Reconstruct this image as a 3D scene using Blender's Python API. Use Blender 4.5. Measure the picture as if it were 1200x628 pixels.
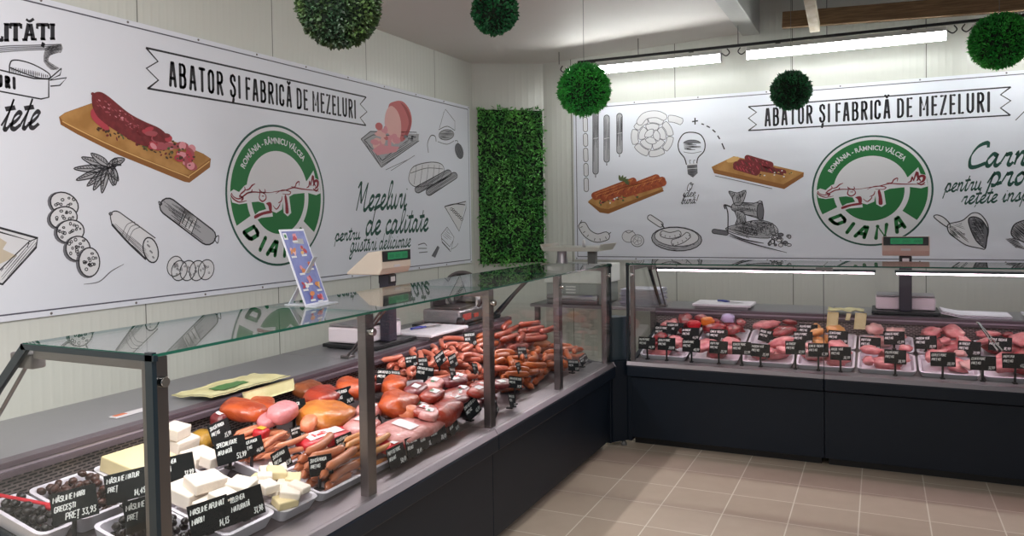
import bpy, bmesh, math, random
import numpy as np
from mathutils import Vector, Matrix, Euler, noise
from mathutils.geometry import tessellate_polygon
for o in list(bpy.data.objects): bpy.data.objects.remove(o)
SC = bpy.context.scene; COL = SC.collection
PI = math.pi
random.seed(7)

# ------------------------------------------------------------ camera
H = 1.62
YAW, PITCH, ROLL, FPX, CYP = -0.442405667, 0.0302101229, -0.0153919298, 909.418536, 281.263912
_f = Vector((math.sin(YAW)*math.cos(PITCH), math.cos(YAW)*math.cos(PITCH), -math.sin(PITCH)))
_r = Vector((math.cos(YAW), -math.sin(YAW), 0)); _u = _r.cross(_f)
RIGHT = math.cos(ROLL)*_r + math.sin(ROLL)*_u
UP = -math.sin(ROLL)*_r + math.cos(ROLL)*_u
FWD = _f
cd = bpy.data.cameras.new('camera'); cam = bpy.data.objects.new('camera', cd); COL.objects.link(cam)
cd.sensor_fit = 'HORIZONTAL'; cd.sensor_width = 36; cd.lens = FPX*36/1200
cd.shift_y = -(314-CYP)/1200; cd.clip_start = .05; cd.clip_end = 60
m = Matrix((RIGHT, UP, -FWD)).transposed().to_4x4(); m.translation = (0, 0, H)
cam.matrix_world = m; SC.camera = cam
SC.view_settings.view_transform = 'Standard'; SC.view_settings.look = 'None'
SC.view_settings.gamma = 1; SC.view_settings.use_curve_mapping = False
SC.view_settings.exposure = 0.0
SC.cycles.max_bounces = 10; SC.cycles.transparent_max_bounces = 24; SC.cycles.glossy_bounces = 5
SC.cycles.use_denoising = True; SC.cycles.caustics_reflective = False; SC.cycles.caustics_refractive = False
SC.cycles.sample_clamp_indirect = 6
# ------------------------------------------------------------ light
LAMP_E = 35.0        # emission of the battens on the back wall
AISLE_W = 62.0       # each batten over the aisle, behind the camera's view
WINDOW_W = 12.0      # daylight from the shop front
STRIP_E = 22.0        # emission of the counter strips
DECK_W = 4.2         # each fill light added under the left top glass
W = bpy.data.worlds.new('world'); SC.world = W; W.use_nodes = True
W.node_tree.nodes['Background'].inputs[0].default_value = (0.93, 0.96, 1, 1)
W.node_tree.nodes['Background'].inputs[1].default_value = 0.17

def area(name, loc, sx, sy, e, col=(1, .96, .92), rot=(0, 0, 0)):
    l = bpy.data.lights.new(name, 'AREA'); l.shape = 'RECTANGLE'; l.size = sx; l.size_y = sy; l.energy = e; l.color = col
    o = bpy.data.objects.new(name, l); COL.objects.link(o); o.location = loc; o.rotation_euler = rot
for i, (x, y) in enumerate(((-1.3, .9), (-1.3, -.9), (.7, .2))):
    area('aisle_lamp', (x, y, 3.02), 1.5, .12, AISLE_W, (1, .975, .96), (0, math.radians(48), 0))
for y_ in (1.87, 2.82, 3.76, 4.67):
    area('deck_fill_light', (-2.12, y_, 1.262), .03, .84, DECK_W, (1, .92, .95))  # fill lights without any fitting, added to brighten the left goods
area('shop_window', (1.2, -2.5, 1.6), 4.5, 2.2, WINDOW_W, (.95, .97, 1), (PI/2, 0, 0))
area('shop_window', (4.1, 2.0, 1.7), 4.0, 2.0, WINDOW_W*.6, (.95, .97, 1), (PI/2, 0, PI/2))

# ------------------------------------------------------------ pixel rays (used to lay out prints and goods on their real planes)
def ray(x, y): return RIGHT*((x-600)/FPX) - UP*((y-CYP)/FPX) + FWD
CAMP = Vector((0, 0, H))
def onX(x, y, X): d = ray(x, y); return CAMP + d*(X/d.x)
def onY(x, y, Y): d = ray(x, y); return CAMP + d*(Y/d.y)
def onZ(x, y, Z): d = ray(x, y); return CAMP + d*((Z-H)/d.z)

# ------------------------------------------------------------ layout constants
XL, YB = -3.60, 7.20                    # left wall, back wall
CA, CB = Vector((-3.60, 6.737, 0)), Vector((-3.04, 7.20, 0))    # the chamfered corner
LF, RF = -1.68, 5.22                    # glass fronts of the left and right counters
GT, BZ = 1.283, .60                     # glass top and body top
SLP = .22                               # rise of the display deck
WZ = .885                               # worktop
CEIL = 3.12
def LD(x, y, h=0):                      # pixel -> point on the sloping left deck
    d = ray(x, y); a = .587+h+SLP*(LF-.13); t = (a-H)/(d.z+SLP*d.x); return CAMP+d*t
def RD(x, y, h=0):
    d = ray(x, y); a = .587+h-SLP*(RF+.13); t = (a-H)/(d.z-SLP*d.y); return CAMP+d*t
TILT = math.atan(SLP)
RL = Matrix.Rotation(TILT, 3, 'Y'); RR = Matrix.Rotation(TILT, 3, 'X')

# ------------------------------------------------------------ materials
def lin(c):
    if isinstance(c, str):
        c = [int(c[i:i+2], 16)/255 for i in (0, 2, 4)]
    return tuple(((v/12.92) if v <= .04045 else ((v+.055)/1.055)**2.4) for v in c)
MATS = {}
def mat(name, col, rough=.5, metal=0, var=0, vs=20, bump=0, bs=60, coat=0, spec=.5, col2=None, island=0, emit=None, es=1, stretch=None):
    if name in MATS: return MATS[name]
    M = bpy.data.materials.new(name); M.use_nodes = True; N = M.node_tree.nodes; L = M.node_tree.links
    b = N['Principled BSDF']; c = lin(col)
    b.inputs['Base Color'].default_value = (*c, 1); b.inputs['Roughness'].default_value = rough
    b.inputs['Metallic'].default_value = metal; b.inputs['Specular IOR Level'].default_value = spec
    if coat: b.inputs['Coat Weight'].default_value = coat; b.inputs['Coat Roughness'].default_value = .12
    tc = N.new('ShaderNodeTexCoord'); vec = tc.outputs['Object']
    if stretch:
        mp = N.new('ShaderNodeMapping'); mp.inputs['Scale'].default_value = stretch; L.new(vec, mp.inputs[0]); vec = mp.outputs[0]
    if var or col2:
        nz = N.new('ShaderNodeTexNoise'); nz.inputs['Scale'].default_value = vs; nz.inputs['Detail'].default_value = 4
        L.new(vec, nz.inputs['Vector'])
        rp = N.new('ShaderNodeValToRGB'); e = rp.color_ramp.elements
        c2 = lin(col2) if col2 else tuple(v*(1-var) for v in c)
        e[0].position = .36; e[1].position = .64; e[0].color = (*c2, 1); e[1].color = (*c, 1)
        L.new(nz.outputs['Fac'], rp.inputs[0]); out = rp.outputs[0]
    else:
        out = None
    if island:
        g = N.new('ShaderNodeNewGeometry'); hs = N.new('ShaderNodeHueSaturation')
        mr = N.new('ShaderNodeMapRange'); mr.inputs[3].default_value = 1-island; mr.inputs[4].default_value = 1+island
        L.new(g.outputs['Random Per Island'], mr.inputs[0]); L.new(mr.outputs[0], hs.inputs['Value'])
        if out: L.new(out, hs.inputs['Color'])
        else: hs.inputs['Color'].default_value = (*c, 1)
        out = hs.outputs[0]
    if out: L.new(out, b.inputs['Base Color'])
    if bump:
        n2 = N.new('ShaderNodeTexNoise'); n2.inputs['Scale'].default_value = bs; n2.inputs['Detail'].default_value = 3
        L.new(vec, n2.inputs['Vector'])
        bp = N.new('ShaderNodeBump'); bp.inputs['Strength'].default_value = bump; bp.inputs['Distance'].default_value = .01
        L.new(n2.outputs['Fac'], bp.inputs['Height']); L.new(bp.outputs[0], b.inputs['Normal'])
    if emit:
        b.inputs['Emission Color'].default_value = (*lin(emit), 1); b.inputs['Emission Strength'].default_value = es
    MATS[name] = M; return M

def nmath(N, L, op, a, b=None, c=None):
    n = N.new('ShaderNodeMath'); n.operation = op
    for i, v in enumerate((a, b, c)):
        if v is None: continue
        if isinstance(v, (int, float)): n.inputs[i].default_value = v
        else: L.new(v, n.inputs[i])
    return n.outputs[0]

def wall_mat(name, axis, off, col='d3d5ce'):
    """glossy sandwich panel: fine vertical ribs, a dark joint every 1.03 m"""
    M = bpy.data.materials.new(name); M.use_nodes = True; N = M.node_tree.nodes; L = M.node_tree.links
    b = N['Principled BSDF']; b.inputs['Roughness'].default_value = .27; b.inputs['Specular IOR Level'].default_value = .5
    tc = N.new('ShaderNodeTexCoord'); sp = N.new('ShaderNodeSeparateXYZ'); L.new(tc.outputs['Object'], sp.inputs[0])
    v = sp.outputs[axis]
    fr = nmath(N, L, 'FRACT', nmath(N, L, 'DIVIDE', nmath(N, L, 'SUBTRACT', v, off), 1.03))
    jt = nmath(N, L, 'LESS_THAN', fr, .006)
    mx = N.new('ShaderNodeMix'); mx.data_type = 'RGBA'; mx.inputs[6].default_value = (*lin(col), 1); mx.inputs[7].default_value = (*lin('6d7069'), 1)
    L.new(jt, mx.inputs[0]); L.new(mx.outputs[2], b.inputs['Base Color'])
    rib = nmath(N, L, 'SINE', nmath(N, L, 'MULTIPLY', v, 2*PI/.052))
    rib = nmath(N, L, 'POWER', nmath(N, L, 'MULTIPLY_ADD', rib, .5, .5), 3)
    bp = N.new('ShaderNodeBump'); bp.inputs['Strength'].default_value = .38; bp.inputs['Distance'].default_value = .0025
    L.new(rib, bp.inputs['Height']); L.new(bp.outputs[0], b.inputs['Normal'])
    return M

def floor_mat():
    M = bpy.data.materials.new('beige_tile'); M.use_nodes = True; N = M.node_tree.nodes; L = M.node_tree.links
    b = N['Principled BSDF']; b.inputs['Roughness'].default_value = .42; b.inputs['Specular IOR Level'].default_value = .4
    tc = N.new('ShaderNodeTexCoord'); sp = N.new('ShaderNodeSeparateXYZ'); L.new(tc.outputs['Object'], sp.inputs[0])
    ux = nmath(N, L, 'DIVIDE', nmath(N, L, 'SUBTRACT', sp.outputs[0], -.102), .3345)
    uy = nmath(N, L, 'DIVIDE', nmath(N, L, 'SUBTRACT', sp.outputs[1], 4.85), .3195)
    fx, fy = nmath(N, L, 'FRACT', ux), nmath(N, L, 'FRACT', uy)
    g = nmath(N, L, 'MAXIMUM', nmath(N, L, 'LESS_THAN', fx, .02), nmath(N, L, 'LESS_THAN', fy, .02))
    cb = N.new('ShaderNodeCombineXYZ'); L.new(nmath(N, L, 'FLOOR', ux), cb.inputs[0]); L.new(nmath(N, L, 'FLOOR', uy), cb.inputs[1])
    wn = N.new('ShaderNodeTexWhiteNoise'); wn.noise_dimensions = '2D'; L.new(cb.outputs[0], wn.inputs['Vector'])
    nz = N.new('ShaderNodeTexNoise'); nz.inputs['Scale'].default_value = 9; nz.inputs['Detail'].default_value = 5; L.new(tc.outputs['Object'], nz.inputs['Vector'])
    s = nmath(N, L, 'MULTIPLY_ADD', wn.outputs['Value'], .45, nmath(N, L, 'MULTIPLY', nz.outputs['Fac'], .55))
    rp = N.new('ShaderNodeValToRGB'); e = rp.color_ramp.elements
    e[0].position = .25; e[1].position = .8; e[0].color = (*lin('cebaa5'), 1); e[1].color = (*lin('dac8b4'), 1); L.new(s, rp.inputs[0])
    mx = N.new('ShaderNodeMix'); mx.data_type = 'RGBA'; L.new(g, mx.inputs[0]); L.new(rp.outputs[0], mx.inputs[6]); mx.inputs[7].default_value = (*lin('fbf1e2'), 1)
    L.new(mx.outputs[2], b.inputs['Base Color'])
    bp = N.new('ShaderNodeBump'); bp.inputs['Strength'].default_value = .25; bp.inputs['Distance'].default_value = .002; bp.invert = True
    L.new(g, bp.inputs['Height']); L.new(bp.outputs[0], b.inputs['Normal'])
    return M

def glass_mat(name, tint=(1, 1, 1), r0=.04):
    M = bpy.data.materials.new(name); M.use_nodes = True; N = M.node_tree.nodes; L = M.node_tree.links
    N.remove(N['Principled BSDF']); out = N['Material Output']
    t = N.new('ShaderNodeBsdfTransparent'); t.inputs[0].default_value = (*tint, 1)
    g = N.new('ShaderNodeBsdfGlossy'); g.inputs['Roughness'].default_value = 0.0
    lw = N.new('ShaderNodeLayerWeight'); lw.inputs[0].default_value = .5
    p5 = nmath(N, L, 'POWER', lw.outputs['Facing'], 5); k = nmath(N, L, 'MULTIPLY_ADD', p5, 1-r0, r0)
    mx = N.new('ShaderNodeMixShader'); L.new(k, mx.inputs[0]); L.new(t.outputs[0], mx.inputs[1]); L.new(g.outputs[0], mx.inputs[2])
    L.new(mx.outputs[0], out.inputs[0]); return M
GLASS = glass_mat('clear_glass', (.985, .995, .99), .015)
GLASSTOP = glass_mat('shelf_glass', (.965, .99, .98), .05)
EDGE = mat('green_glass_edge', '1f5b4a', .15, spec=.6)

# ------------------------------------------------------------ mesh builder
def frame(d):
    d = d.normalized(); a = Vector((0, 0, 1)) if abs(d.z) < .95 else Vector((1, 0, 0))
    x = a.cross(d).normalized(); return x, d.cross(x)
def crom(P, k=6, closed=False):
    P = [Vector(p) for p in P]
    if len(P) < 3: return P
    out = []; n = len(P)
    for i in range(n if closed else n-1):
        if closed: a, b, c, d = P[i-1], P[i], P[(i+1) % n], P[(i+2) % n]
        else: a, b, c, d = P[max(i-1, 0)], P[i], P[i+1], P[min(i+2, n-1)]
        for j in range(k):
            t = j/k
            out.append(.5*((2*b)+(c-a)*t+(2*a-5*b+4*c-d)*t*t+(3*b-a-3*c+d)*t**3))
    if not closed: out.append(P[-1])
    return out
class MB:
    def __init__(s): s.v = []; s.f = []; s.m = []; s.s = []
    def add(s, vs, fs, mi=0, sm=False):
        k = len(s.v); s.v += [Vector(v) for v in vs]
        for f in fs: s.f.append([i+k for i in f]); s.m.append(mi); s.s.append(sm)
        return s
    def box(s, x0, y0, z0, x1, y1, z1, mi=0, M=None):
        vs = [Vector(p) for p in ((x0,y0,z0),(x1,y0,z0),(x1,y1,z0),(x0,y1,z0),(x0,y0,z1),(x1,y0,z1),(x1,y1,z1),(x0,y1,z1))]
        if M: vs = [M @ v for v in vs]
        return s.add(vs, [(3,2,1,0),(4,5,6,7),(0,1,5,4),(1,2,6,5),(2,3,7,6),(3,0,4,7)], mi)
    def bar(s, p, q, w, h, mi=0, up=None):
        p, q = Vector(p), Vector(q); d = (q-p).normalized()
        if up is not None: y = Vector(up); x = y.cross(d).normalized(); y = d.cross(x)
        else: x, y = frame(d)
        vs = [c+x*a*w/2+y*b*h/2 for c in (p, q) for a, b in ((-1,-1),(1,-1),(1,1),(-1,1))]
        return s.add(vs, [(3,2,1,0),(4,5,6,7),(0,1,5,4),(1,2,6,5),(2,3,7,6),(3,0,4,7)], mi)
    def tube(s, path, r, n=8, mi=0, caps=True, sm=True, flat=1):
        P = [Vector(p) for p in path]; k = len(P); R = r if isinstance(r, (list, tuple)) else [r]*k
        vs = []; x = None
        for i in range(k):
            d = (P[min(i+1, k-1)]-P[max(i-1, 0)]).normalized()
            if x is None: x, y = frame(d)
            else: x = (x-d*x.dot(d)).normalized(); y = d.cross(x)
            for j in range(n):
                a = 2*PI*j/n; vs.append(P[i]+x*math.cos(a)*R[i]+y*math.sin(a)*R[i]*flat)
        fs = [(i*n+j, i*n+(j+1) % n, (i+1)*n+(j+1) % n, (i+1)*n+j) for i in range(k-1) for j in range(n)]
        s.add(vs, fs, mi, sm)
        if caps: s.add(vs[:n], [tuple(reversed(range(n)))], mi); s.add(vs[-n:], [tuple(range(n))], mi)
        return s
    def lathe(s, prof, n=24, o=(0,0,0), mi=0, M=None):
        o = Vector(o); vs = []
        for r, z in prof:
            for j in range(n):
                v = Vector((r*math.cos(2*PI*j/n), r*math.sin(2*PI*j/n), z)); vs.append(o+(M @ v if M else v))
        k = len(prof)
        return s.add(vs, [(i*n+j, i*n+(j+1) % n, (i+1)*n+(j+1) % n, (i+1)*n+j) for i in range(k-1) for j in range(n)], mi, True)
    def prism(s, poly, z0, z1, M=None, mi=0):
        n = len(poly); vs = [Vector((p[0], p[1], z)) for z in (z0, z1) for p in poly]
        if M: vs = [M @ v for v in vs]
        return s.add(vs, [tuple(reversed(range(n))), tuple(range(n, 2*n))]+[(i, (i+1) % n, n+(i+1) % n, n+i) for i in range(n)], mi)
    def blob(s, c, r, nu=14, nv=9, M=None, mi=0, amp=0, fr=3, seed=0, pw=1):
        c = Vector(c); vs = []
        for i in range(nv+1):
            t = PI*i/nv
            for j in range(nu):
                a = 2*PI*j/nu; p = Vector((math.sin(t)*math.cos(a), math.sin(t)*math.sin(a), math.cos(t)))
                if pw != 1: p = Vector([math.copysign(abs(q)**pw, q) for q in p])
                k = 1+amp*noise.noise(p*fr+Vector((seed*3.1, seed*1.7, seed))) if amp else 1
                q = Vector((p.x*r[0]*k, p.y*r[1]*k, p.z*r[2]*k)); vs.append(c+(M @ q if M else q))
        return s.add(vs, [(i*nu+j, (i+1)*nu+j, (i+1)*nu+(j+1) % nu, i*nu+(j+1) % nu) for i in range(nv) for j in range(nu)], mi, True)
    def build(s, name, mats, parent=None, bevel=0, world=True, seg=2):
        me = bpy.data.meshes.new(name); inv = None
        if parent is not None and world: inv = WM(parent).inverted()
        me.from_pydata([tuple(inv @ v) if inv else tuple(v) for v in s.v], [], s.f)
        mats = mats if isinstance(mats, (list, tuple)) else [mats]
        for m_ in mats: me.materials.append(m_)
        me.polygons.foreach_set('material_index', s.m); me.polygons.foreach_set('use_smooth', s.s)
        me.update()
        o = bpy.data.objects.new(name, me); COL.objects.link(o)
        if parent is not None: o.parent = parent
        if bevel:
            b = o.modifiers.new('bevel', 'BEVEL'); b.width = bevel; b.segments = seg; b.limit_method = 'ANGLE'; b.angle_limit = .6
        return o
def WM(o):
    m_ = Matrix.LocRotScale(o.location, o.rotation_euler, o.scale)
    return (WM(o.parent) @ m_) if o.parent else m_
def tag(o, label=None, cat=None, group=None, kind=None):
    if label: o['label'] = label
    if cat: o['category'] = cat
    if group: o['group'] = group
    if kind: o['kind'] = kind
    return o
def thing(name, label, cat, loc=(0,0,0), rot=(0,0,0), group=None):
    o = bpy.data.objects.new(name, None); COL.objects.link(o); o.empty_display_size = .05
    o.location = loc; o.rotation_euler = rot; return tag(o, label, cat, group)
def copy_tree(o, parent=None):
    c = o.copy(); COL.objects.link(c)
    if parent is not None: c.parent = parent
    for ch in list(o.children): copy_tree(ch, c)
    return c
def struct(name, mb, m_, bevel=0): return tag(mb.build(name, m_, None, bevel), kind='structure')
def orient(o, loc, d, up=Vector((0, 0, 1))):
    d = d.normalized(); y = up.cross(d).normalized(); z = d.cross(y)
    o.location = loc; o.rotation_euler = Matrix((d, y, z)).transposed().to_euler()

# ------------------------------------------------------------ shared materials
NAVY = mat('navy_panel', '111c28', .45, var=.1, vs=3, spec=.3)
BLACK = mat('black_paint', '16181b', .4)
DARKFRAME = mat('dark_frame', '1c2a33', .35)
STEEL = mat('brushed_steel', 'aaa4a8', .38, metal=1, bump=.08, bs=30, stretch=(2, 60, 60))
STEELP = mat('satin_steel', '7d7777', .36, metal=1)
CHROME = mat('chrome', 'c8c8c8', .12, metal=1)
GREYP = mat('grey_plastic', '6f6f6d', .5)
WHITEP = mat('white_plastic', 'dcdadd', .35)
CREAM = mat('cream_plastic', 'd9cfc0', .4)
CHALK = mat('chalk_ink', 'e4e6e4', .8)
SLATE = mat('black_slate', '101416', .6, spec=.25)
TUBE = mat('lamp_diffuser', 'ffffff', .4, emit='f4f7f3', es=LAMP_E)
STRIP = mat('pink_white_strip', 'ffffff', .4, emit='ffdcec', es=STRIP_E)
LAMPH = mat('lamp_housing', 'c4c6c4', .4)

# ============================================================ SETTING
b = MB(); b.box(-4.2, -2.6, -.12, 4.2, 8.2, 0); struct('floor', b, floor_mat())
b = MB(); b.box(XL-.12, -2.6, 0, XL, CA.y, 4.2); struct('wall_left', b, wall_mat('panel_wall_left', 1, 3.97-1.03*8))
b = MB(); b.box(CB.x, YB, 0, 4.2, YB+.12, 4.2); struct('wall_back', b, wall_mat('panel_wall_back', 0, -.687-1.03*8))
cdir = (CB-CA).normalized(); cn = Vector((cdir.y, -cdir.x, 0))
b = MB(); vs = [CA, CB, CB-cn*.12, CA-cn*.12]; b.add(vs+[v+Vector((0, 0, 4.2)) for v in vs], [(3,2,1,0),(4,5,6,7),(0,1,5,4),(1,2,6,5),(2,3,7,6),(3,0,4,7)])
struct('wall_corner', b, wall_mat('panel_wall_corner', 0, -9.05))
# white ceiling, rising gently to the right, ending at the beam
def cz(x): return CEIL + max(0, (x+3.04))*.053
CEILM = mat('ceiling_paint', 'd2cdca', .6, var=.03, vs=1.2)
XE = -1.10
b = MB(); b.add([(XL, -2.6, cz(XL)), (XE, -2.6, cz(XE)), (XE, YB, cz(XE)), (XL, YB, cz(XL)), (XL, -2.6, cz(XL)+.08), (XE, -2.6, cz(XE)+.08), (XE, YB, cz(XE)+.08), (XL, YB, cz(XL)+.08)],
      [(0,1,2,3)[::-1], (4,5,6,7), (0,1,5,4), (1,2,6,5), (2,3,7,6), (3,0,4,7)])
struct('ceiling', b, CEILM)
b = MB(); b.box(XE, -2.6, 4.1, 4.2, YB, 4.18); b.box(XE-.02, -2.6, cz(XE)+.1, XE, YB, 4.18); struct('ceiling_upper', b, mat('dark_roof', '4d5154', .7))
b = MB(); b.box(XE, -2.6, cz(XE)-.03, XE+.15, YB-.02, cz(XE)+.28); struct('trim_1', b, mat('grey_beam', 'a9a9a7', .5, var=.05), .006)
# timber purlin and pale brace in the open roof
TIMB = mat('timber', '8a6f50', .7, col2='6f573d', vs=6, stretch=(1, 14, 14), bump=.2, bs=20)
b = MB(); p0 = onY(917, 24, 6.7); b.bar(p0, onY(1330, -8, 6.7), .06, .13, up=(0, 0, 1)); struct('trim_2', b, TIMB, .004)
b = MB(); b.bar(onY(955, 33, 6.62), onY(955, 33, 6.62)+Vector((-.02, -2.4, .62)), .075, .07, up=(0, 0, 1)); struct('trim_3', b, mat('pale_timber', 'b9ab97', .7, col2='94866f', vs=8), .004)
# ============================================================ PRINTED BANNERS
# ---- single-stroke lettering
_G = {}
def _def(txt):
    for ln in txt.strip().splitlines():
        k, adv, st = ln.split(' ', 2)
        _G[k] = (float(adv)/100, [[(float(p.split(',')[0])/100, float(p.split(',')[1])/100) for p in s_.split()] for s_ in st.split('|')])
# connected brush script (x-height 50, ascender 100)
_def('''
se 38 0,12 18,25 28,42 18,50 6,35 8,8 22,0 38,12
sz 38 0,42 12,50 28,46 5,2 20,6 38,12
sl 30 0,10 20,50 28,90 20,100 12,80 10,15 18,0 30,12
su 50 0,40 6,50 6,12 14,0 26,12 32,50 32,12 40,0 50,12
sr 40 0,12 10,50 12,45 25,46 24,12 31,0 40,12
si 28 0,12 10,50 10,12 17,0 28,12|14,68 16,72
sd 50 30,42 15,50 2,30 6,4 18,2 30,30 38,100|38,100 32,15 40,0 50,12
sc 36 28,42 18,50 4,30 8,4 20,0 36,12
sa 48 30,42 15,50 2,25 8,2 20,8 32,50|32,50 30,12 38,0 48,12
st 30 0,12 12,50 16,92|16,92 12,15 20,0 30,12|-4,62 30,66
sp 46 0,12 10,50|12,58 6,-42|8,10 14,44 26,50 34,30 28,4 14,2|30,5 46,12
sn 46 0,40 6,50 6,0|6,22 18,50 28,42 28,10 36,0 46,12
sg 46 30,42 15,50 2,25 8,2 20,8 32,50|32,50 28,-25 14,-42 4,-30 25,-5 46,12
ss 36 0,10 18,54 22,30 26,10 14,0 4,6|20,2 36,12
so 42 20,50 4,30 10,2 24,8 28,35 18,50 26,42 42,46
sb 40 0,10 20,50 28,90 20,100 12,80 10,10 20,0 30,20 26,44|26,44 40,40
sM 78 0,82 10,98 16,88 8,0|14,95 30,25|30,25 56,100|56,100 52,12 62,0 78,12
sC 58 50,80 42,100 16,86 2,45 10,4 30,0 58,14
sO 60 30,100 6,70 8,15 28,0 48,25 46,75 28,95 34,70 60,80
s! 22 14,100 8,25|6,4 7,0
s- 30 2,30 24,32
''')
_G['să'] = (_G['sa'][0], _G['sa'][1]+[[(.06, .68), (.16, .6), (.28, .7)]])
_G['sț'] = (_G['st'][0], _G['st'][1]+[[(.16, -.1), (.12, -.28)]])
# block capitals and figures
_def('''
A 58 0,0 16,100 28,100 44,0|7,32 37,32
B 58 0,0 0,100 22,100 34,95 39,84 39,70 34,58 24,54 0,54|24,54 36,48 42,38 42,16 36,5 24,0 0,0
C 58 42,76 40,92 30,100 14,99 4,92 2,80 2,20 4,8 14,1 30,0 40,8 42,24
D 58 0,0 0,100 20,100 34,95 42,82 42,18 34,5 20,0 0,0
E 50 38,100 0,100 0,0 38,0|0,52 32,52
F 48 38,100 0,100 0,0|0,52 32,52
G 60 42,76 40,92 30,100 14,99 4,92 2,80 2,20 4,8 14,1 30,0 42,8 42,46 26,46
H 60 0,100 0,0|44,100 44,0|0,52 44,52
I 24 5,100 5,0
K 58 0,100 0,0|42,100 0,46|14,58 44,0
L 48 0,100 0,0 36,0
M 72 0,0 0,100 28,34 56,100 56,0
N 62 0,0 0,100 44,0 44,100
O 58 22,100 9,96 2,84 2,16 9,4 22,0 35,4 42,16 42,84 35,96 22,100
P 56 0,0 0,100 22,100 34,95 40,84 40,62 34,50 22,46 0,46
R 58 0,0 0,100 22,100 34,95 40,84 40,66 34,56 22,52 0,52|20,52 42,0
S 58 41,78 38,94 24,100 8,95 2,82 5,68 20,56 34,46 42,30 40,12 28,1 14,1 4,8 1,24
T 54 0,100 42,100|21,100 21,0
U 60 0,100 0,18 7,5 22,0 37,5 44,18 44,100
V 58 0,100 22,0 44,100
X 56 0,0 42,100|0,100 42,0
Z 56 2,100 42,100 0,0 42,0
0 54 22,100 2,60 4,20 22,0 42,30 40,75 22,100
1 30 0,78 16,100 16,0
2 52 2,80 20,100 40,78 2,0 44,0
3 52 2,92 34,96 18,56 42,30 24,0 0,12
4 54 30,0 30,100 0,34 46,34
5 52 40,100 6,100 4,58 34,54 40,20 20,0 0,10
6 52 38,96 8,60 2,20 22,0 42,22 22,50 4,34
7 50 0,100 44,100 14,0
8 52 20,54 4,78 20,100 38,78 20,54 0,26 20,0 42,26 20,54
9 52 40,66 20,48 4,74 20,100 40,80 38,40 14,0
, 22 8,8 0,-18
: 22 6,60 7,66|6,8 7,14
- 36 2,46 30,46
% 56 4,0 44,100|6,90 10,80|36,20 40,10
/ 40 0,0 32,100
''')
_G['Ă'] = (_G['A'][0], _G['A'][1]+[[(.08, 1.26), (.22, 1.16), (.36, 1.26)]])
_G['Ș'] = (_G['S'][0], _G['S'][1]+[[(.26, -.12), (.2, -.3)]])
_G['Ț'] = (_G['T'][0], _G['T'][1]+[[(.26, -.12), (.2, -.3)]])

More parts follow.
